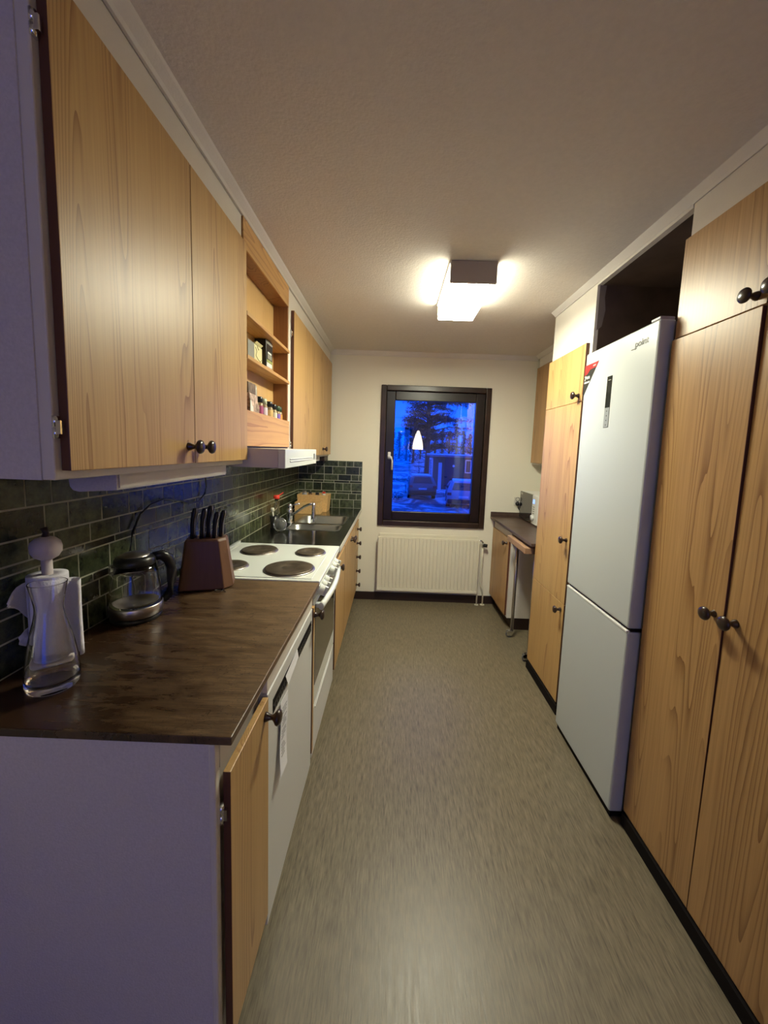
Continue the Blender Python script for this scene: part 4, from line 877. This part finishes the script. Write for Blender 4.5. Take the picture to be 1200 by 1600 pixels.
# wall cabinet right
t = thing('small_wall_cabinet', 'pine-door wall cabinet above the microwave', 'cabinet', (1.3, 3.1, 1.375))
mb = MB(); mb.box(1.165, XRW - .002, 2.54, YE - .036, 1.375, 2.331); mb.build('carcass', WHITE, t)
door(t, 1.147, .017, 3.09, YE - .040, 1.390, 2.245, DOORR, sgn=-1); door(t, 1.147, .017, 2.545, 3.088, 1.390, 2.245, DOORR, sgn=-1)
# microwave
t = thing('microwave', 'white microwave with dark glass door on the short worktop', 'microwave', (1.28, 3.38, ZR))
mb = MB(); mb.box(1.085, 1.380, 3.13, 3.585, ZR + .010, 1.128, bev=.004); mb.build('body', APPL, t)
mb = MB(); mb.box(1.070, 1.084, 3.262, 3.585, ZR + .012, 1.126, bev=.002); md_ = mb.build('door', P('black_glass', (.02, .018, .016), .06, coat=.5), t)
mb = MB(); mb.box(1.066, 1.0845, 3.13, 3.258, ZR + .012, 1.126, bev=.003); cp = mb.build('control_panel', APPL, t)
mb = MB(); mb.box(1.0645, 1.066, 3.20, 3.238, 1.055, 1.09); mb.build('display', DISP, cp)
mb = MB(); mb.lathe((1.066, 3.222, ZR + .065), [(0, 0), (.026, 0), (.024, .016), (0, .018)], axis=(-1, 0, 0), seg=24); mb.build('dial', APPL, cp)
mb = MB()
for k in range(4): mb.box(1.0650, 1.066, 3.20, 3.238, 1.022 - k * .018, 1.030 - k * .018)
mb.build('key_row', GREY, cp)
mb = MB(); mb.box(1.0694, 1.070, 3.515, 3.57, 1.098, 1.118); mb.build('paper_label', P('aged_label', (.4, .38, .33), .6), md_)
mb = MB()
for a in (3.18, 3.54):
    for b in (1.11, 1.35): mb.cyl((b, a, ZR), (b, a, ZR + .011), .012, seg=12)
mb.build('foot', BLACK, t)
# wall socket, plug and lead
t = thing('wall_socket', 'white double wall socket beside the microwave', 'socket', (1.062, YE, 1.02))
mb = MB(); mb.box(1.030, 1.092, YE - .012, YE, .978, 1.062, bev=.004); mb.build('plate', P('socket_white', (.66, .63, .55), .4), t)
mb = MB()
for z in (1.040, 1.000): mb.lathe((1.061, YE - .012, z), [(.019, 0), (.020, .002), (.017, .0025), (.016, -.0005), (0, -.0005)], axis=(0, -1, 0), seg=24)
mb.build('outlet', BLACKM, t)
t = thing('power_plug', 'black power plug and lead in the lower socket', 'plug', (1.058, YE - .03, 1.0))
mb = MB(); mb.lathe((1.058, YE - .0135, 1.0), [(0, 0), (.018, 0), (.018, .018), (.010, .03), (0, .032)], axis=(0, -1, -.15), seg=20); mb.build('plug_head', BLACK, t)
mb = MB(); mb.tube([(1.058, YE - .04, .995), (1.062, YE - .045, .965), (1.080, YE - .045, .93), (1.10, YE - .033, .925), (1.118, YE - .028, .918)], .0035, seg=8); mb.tube([(1.118, YE - .028, .918), (1.16, YE - .022, .93), (1.24, YE - .022, .95)], .0035, seg=8); mb.build('lead', BLACK, t)
# radiator
RX0, RX1, RZ0, RZ1 = -.250, .714, .116, .645
t = thing('radiator', 'cream ribbed panel radiator under the window', 'radiator', (.23, 3.6, .4))
nr = 27; pitch = (RX1 - RX0 - .03) / nr; y0 = 3.566
mb = MB(); pts = []
for i in range(nr):
    x = RX0 + .015 + i * pitch
    pts += [(x, y0), (x + pitch * .74, y0), (x + pitch * .80, y0 + .010), (x + pitch * .92, y0 + .010), (x + pitch * .98, y0)]
pts += [(RX1 - .015, y0), (RX1 - .015, y0 + .014), (RX0 + .015, y0 + .014)]
mb.prism(pts, 2, RZ0 + .028, RZ1 - .014); mb.build('ribbed_panel', RADI, t)
mb = MB(); mb.box(RX0, RX1, y0 - .002, y0 + .018, RZ0, RZ0 + .030, bev=.006); mb.box(RX0, RX0 + .016, y0 - .001, y0 + .018, RZ0 + .025, RZ1 - .01, bev=.003); mb.box(RX1 - .016, RX1, y0 - .001, y0 + .018, RZ0 + .025, RZ1 - .01, bev=.003); mb.box(RX0, RX1, y0 + .004, y0 + .018, RZ1 - .016, RZ1, bev=.003)
mb.build('rim', RADI, t)
mb = MB(); mb.box(RX0 + .01, RX1 - .01, YE - .030, YE - .020, RZ0 + .02, RZ1 + .025, bev=.003); mb.build('rear_panel', RADI, t)
mb = MB(); mb.box(RX0 + .1, RX0 + .13, y0 + .018, YE - .001, .5, .56); mb.box(RX1 - .13, RX1 - .1, y0 + .018, YE - .001, .5, .56); mb.build('bracket', RADI, t)
mb = MB(); mb.tube([(.700, 3.59, .636), (.735, 3.59, .634), (.752, 3.59, .615)], .008); mb.cyl((.752, 3.59, .61), (.752, 3.59, .575), .010); vb = mb.build('valve_body', CHROME, t)
mb = MB(); mb.cyl((.752, 3.585, .594), (.790, 3.575, .590), .0165, seg=20); mb.build('valve_head', BLACK, vb)
mb = MB(); mb.tube([(.752, 3.595, .58), (.752, 3.597, .40), (.750, 3.597, .20), (.756, 3.597, .185), (.778, 3.60, .15), (.780, 3.60, .12), (.780, 3.60, .004)], .0075, seg=10)
mb.tube([(.706, 3.58, .125), (.718, 3.585, .118), (.722, 3.59, .10), (.722, 3.592, .004)], .0075, seg=10)
pp = mb.build('pipe', P('pipe_paint', (.7, .66, .54), .45), t)
mb = MB(); mb.lathe((.780, 3.60, 0), [(0, .006), (.018, .006), (.022, 0), (0, 0)], seg=20); mb.lathe((.722, 3.592, 0), [(0, .006), (.016, .006), (.02, 0), (0, 0)], seg=20); mb.build('floor_collar', P('pipe_paint', (.7, .66, .54), .45), pp)
# ------------------------------------------------------------------ OUTDOORS
def gz(x, y):
    z = -1.6
    if y > 30: z += min(1.75, (y - 30) * .045)
    return z + .10 * math.sin(x * .9 + y * .35) * math.sin(y * .5) + .05 * math.sin(x * 2.3 + y)
mb = MB(); nx, ny = 50, 70; g = []
for j in range(ny + 1):
    y = 4.2 + 130 * (j / ny) ** 1.7; g.append([mb.bm.verts.new(((-1 + 2 * i / nx) * (8 + y * .8), y, gz((-1 + 2 * i / nx) * (8 + y * .8), y))) for i in range(nx + 1)])
for j in range(ny):
    for i in range(nx): f = mb.bm.faces.new((g[j][i], g[j][i + 1], g[j + 1][i + 1], g[j + 1][i])); f.smooth = True
struct(mb.build('ground', GROUND))
BARK = P('bark', (.09, .07, .07), .9, vary=.3, vscale=6); NEED = P('dark_needles', (.030, .042, .05), .9); NEED2 = P('far_needles', (.05, .065, .09), .9)
def clump(mb, c, r, n_, s, flat=.55):
    for _ in range(n_):
        d = Vector((random.gauss(0, 1), random.gauss(0, 1), random.gauss(0, 1) * flat)); d.normalize(); p = Vector(c) + Vector((d.x, d.y, d.z * flat)) * r * random.random() ** .5
        a = Vector((random.uniform(-1, 1), random.uniform(-1, 1), random.uniform(-.5, .5))).normalized() * s; b = Vector((random.uniform(-1, 1), random.uniform(-1, 1), random.uniform(-.6, .6))).normalized() * s * .6
        mb.bm.faces.new([mb.bm.verts.new(p - a), mb.bm.verts.new(p + b), mb.bm.verts.new(p + a)])
# big pine
px_, py_ = 3.35, 40.0; t = thing('pine_tree', 'big snowy-dusk pine filling the top of the window view', 'tree', (px_, py_, gz(px_, py_)))
mb = MB(); z0 = gz(px_, py_) - .2; mb.tube([(px_, py_, z0), (px_ + .05, py_, z0 + 3), (px_ - .05, py_, z0 + 7), (px_, py_, z0 + 12)], [.30, .25, .20, .10], seg=10); mb.build('trunk', BARK, t)
mb = MB(); lb = MB()
for k in range(120):
    z = random.uniform(1.9, 8.8); a = random.uniform(0, 2 * math.pi); L = random.uniform(1.0, 4.8) * (1.05 - (z - 2) * .03) * (1.3 if math.cos(a) > 0 else 1)
    if math.cos(a) * L < -2.1 - .25 * math.sin(z * 2): L = abs((2.1 + .25 * math.sin(z * 2)) / math.cos(a))
    e = Vector((px_ + math.cos(a) * L, py_ + math.sin(a) * L * .6, z + random.uniform(-.4, .5)))
    lb.tube([(px_, py_, z - .3), tuple((Vector((px_, py_, z)) + e) / 2 + Vector((0, 0, .2))), tuple(e)], [.07, .05, .02], seg=5)
    for q_ in (.45, .7, .95): clump(mb, Vector((px_, py_, z)).lerp(e, q_), .70, 120, .11, .6)
fo = mb.build('foliage', NEED, t); lb.build('branches', BARK, t)
# small deciduous / forest trees behind
FT = []
mb_protos = []
def conifer(x, y, h, label, mat, kind):
    z = gz(x, y) - .1; t = thing('forest_tree', label, 'tree', (x, y, z), 'trees at the forest edge')
    mb = MB(); mb.tube([(x, y, z), (x + .1, y, z + h * .5), (x, y, z + h)], [.16, .12, .03], seg=6); mb.build('trunk', BARK, t)
    mb = MB()
    for k in range(14):
        f = k / 13; clump(mb, (x + random.uniform(-.25, .25), y, z + h * (.12 + .84 * f)), (1.15 - f * .75) * (.95 if kind else .8), 90, .17, .8)
    mb.build('crown', mat, t)
pos = ['leftmost', 'second', 'third', 'fourth', 'fifth', 'sixth', 'seventh', 'eighth', 'ninth', 'tenth', 'eleventh', 'rightmost']
for k in range(12):
    y = (58, 68, 63)[k % 3]; x = (-.13 + (612 + k * 11 - 615) / 599 * y); conifer(x, y, (5.2, 4.7, 5.6, 5.0, 6.2)[k % 5], '%s dark tree of the forest edge behind the yard' % pos[k] + ('' if k in (0, 11) else ' from the left'), NEED2, k % 3 != 1)
# low snowy fence
t = thing('garden_fence', 'low snow-covered fence across the far edge of the yard', 'fence', (1, 44, -.9)); zf = gz(0, 44)
mb = MB()
for k in range(34): x = -2.4 + k * .16; mb.box(x, x + .05, 44, 44.03, zf, zf + .85)
mb.build('pickets', P('fence_wood', (.20, .20, .24), .8), t); mb = MB(); mb.box(-2.5, 3.1, 43.96, 44.06, zf + .80, zf + .92, bev=.03); mb.box(-2.5, 3.1, 43.98, 44.05, zf + .28, zf + .34); mb.build('rail', SNOW, t)
t = thing('hedge', 'dark low hedge in front of the snowy fence', 'hedge', (0, 36, gz(0, 36)))
mb = MB()
for k in range(16): clump(mb, (-1.5 + k * .27, 36, gz(0, 36) + .15), .32, 70, .09)
mb.build('foliage', NEED, t)
t = thing('snowy_bush', 'round snow-dusted bush at the left of the driveway', 'bush', (.05, 24, gz(0, 24)))
mb = MB()
for k in range(5): clump(mb, (-.15 + k * .13, 24, gz(0, 24) + .30 + .1 * math.sin(k * 2)), .34, 90, .07, .8)
mb.build('foliage', NEED, t); mb = MB()
for k in range(7): clump(mb, (-.2 + k * .11, 23.9, gz(0, 24) + .50 + .09 * math.sin(k * 2.6)), .10, 26, .06, .4)
mb.build('snow_cap', SNOW, t)
t = thing('snowy_sapling', 'thin snow-laden sapling behind the parked dark car', 'tree', (2.0, 32, gz(2, 32)))
mb = MB(); zs = gz(2, 32); mb.tube([(2.0, 32, zs - .1), (2.03, 32, zs + .9), (1.98, 32, zs + 2.2)], [.04, .03, .01], seg=6); mb.build('stem', BARK, t)
mb = MB()
for k in range(9): clump(mb, (2.0 + .05 * math.sin(k * 2), 32, zs + .5 + k * .17), .12 - k * .006, 16, .06)
mb.build('snow_clumps', SNOW, t)
# garage / shed
t = thing('garage', 'dark timber garage with white corner boards and snowy flat roof', 'building', (6, 31, -1.6)); gy = 30.5; gz0 = -1.7
mb = MB(); mb.box(3.45, 9.5, gy, gy + 5, gz0, 1.08); mb.build('wall', P('dark_timber', (.085, .06, .055), .8, vary=.15, vscale=3, stretch=(6, 1, .2)), t)
mb = MB(); mb.box(2.9, 9.8, gy - .35, gy + 5.3, 1.08, 1.22, bev=.02); mb.build('roof', P('roof_edge', (.2, .2, .24), .7), t); mb = MB(); mb.box(2.92, 9.78, gy - .34, gy + 5.28, 1.22, 1.30, bev=.03); mb.build('roof_snow', SNOW, t)
PWH = P('white_trim_board', (.55, .55, .62), .6)
for (a, b) in ((3.45, 3.72), (8.1, 8.25)): mb = MB(); mb.box(a, b, gy - .04, gy, gz0, .62 if a < 4 else 1.05); mb.build('corner_board', PWH, t)
mb = MB(); mb.prism([(gy - .3, gz0), (gy - .18, gz0), (gy - .18, .95), (gy - .3, .95)], 0, 2.86, 2.98); mb.prism([(gy + 1.5, gz0), (gy + 1.62, gz0), (gy + 1.62, .85), (gy + 1.5, .85)], 0, 2.86, 2.98); mb.box(2.86, 2.98, gy - .3, gy + 1.6, .82, .95); mb.build('carport_frame', PWH, t)
mb = MB(); mb.lathe((4.65, gy, .38), [(0, .05), (.09, .05), (.10, 0)], axis=(0, -1, 0), seg=14); mb.build('wall_lamp', P('lamp_white', (.7, .7, .8), .4), t)
mb = MB(); mb.frame(1, 5.55, 6.05, -.15, .9, .08, gy - .04, gy); mb.build('shed_window_frame', PWH, t)
# cars
def car(name, label, x, y, z, rot, paint, wdt=1.78, snow=False):
    t = thing(name, label, 'car', (x, y, z)); t.rotation_euler = (0, 0, rot); ORG[t.name] = Vector((0, 0, 0))
    # local: rear faces -y, length along y
    prof = [(-2.15, .42), (-2.20, .62), (-2.18, .90), (-2.10, 1.02), (-1.72, 1.42), (-1.45, 1.50), (-.2, 1.50), (.35, 1.40), (.95, 1.03), (1.95, .90), (2.15, .70), (2.15, .35), (1.75, .25), (-1.8, .25)]
    mb = MB(); nW = 6; rows = []
    for k in range(nW + 1):
        u = -1 + 2 * k / nW; row = []
        for (py, pz) in prof:
            hw = wdt / 2 * (1 if pz < 1.0 else 1 - (pz - 1.0) * .42); crown_ = (1 - abs(u) ** 3) * (.03 if pz > .9 else 0)
            ed = .06 * abs(u) ** 4
            row.append(mb.bm.verts.new((u * hw, py * (1 - ed * .6), pz + crown_ - (ed if pz > 1.3 else 0))))
        rows.append(row)
    for A, B in zip(rows, rows[1:]):
        for i in range(len(prof)): f = mb.bm.faces.new((A[i], A[(i + 1) % len(prof)], B[(i + 1) % len(prof)], B[i])); f.smooth = True
    mb.bm.faces.new(rows[0]); mb.bm.faces.new(rows[-1][::-1]); bd = mb.build('body', paint, t, bevel=.03)
    CG = P('car_glass', (.03, .03, .035), .08)
    mb = MB(); mb.poly([(-.62, -2.105, 1.075), (.62, -2.105, 1.075), (.50, -1.765, 1.43), (-.50, -1.765, 1.43)]); o = mb.build('rear_window', CG, t); md = o.modifiers.new('solidify', 'SOLIDIFY'); md.thickness = .02
    for s_ in (-1, 1):
        mb = MB(); mb.poly([(s_ * (wdt / 2 + .004), -1.85, 1.02), (s_ * (wdt / 2 - .165), -1.45, 1.42), (s_ * (wdt / 2 - .165), -.1, 1.42), (s_ * (wdt / 2 + .004), .72, 1.02)]); o = mb.build('side_window', CG, t); md = o.modifiers.new('solidify', 'SOLIDIFY'); md.thickness = .02
        mb = MB(); mb.box(s_ * (wdt / 2 - .24), s_ * (wdt / 2 - .02), -2.215, -2.12, .78, .93, bev=.02); mb.build('tail_light', P('tail_lamp_red', (.25, .03, .04), .25), t)
        mb = MB(); mb.box(s_ * (wdt / 2), s_ * (wdt / 2 + .16), .55, .68, 1.0, 1.12, bev=.03); mb.build('mirror', BLACK, t)
        for yy in (-1.35, 1.35):
            mb = MB(); mb.cyl((s_ * (wdt / 2 - .20), yy, .32), (s_ * (wdt / 2 + .01), yy, .32), .32, seg=24); w_ = mb.build('wheel', BLACKM, t)
            mb = MB(); mb.cyl((s_ * (wdt / 2 + .01), yy, .32), (s_ * (wdt / 2 + .02), yy, .32), .2, seg=16); mb.build('hub_cap', STEELK, w_)
    mb = MB(); mb.box(-wdt / 2 + .03, wdt / 2 - .03, -2.27, -2.12, .36, .58, bev=.05); mb.build('bumper', BLACK, t)
    mb = MB(); mb.box(-.26, .26, -2.225, -2.205, .66, .77, bev=.004); mb.build('number_plate', P('plate_white', (.6, .6, .66), .4), t)
    if snow: mb = MB(); mb.box(-.58, .58, -1.5, -.1, 1.47, 1.56, bev=.03); mb.build('roof_snow', SNOW, t)
car('parked_car', 'dark parked car seen from behind in the middle of the yard', 1.72, 26.4, -1.62, .03, P('dark_car_paint', (.10, .085, .10), .3, coat=.6), snow=True)
car('estate_car', 'paler snow-dusted car parked at the right edge of the window view', 3.95, 22.6, -1.62, -.12, P('pale_car_paint', (.30, .28, .36), .35, coat=.4), snow=True)
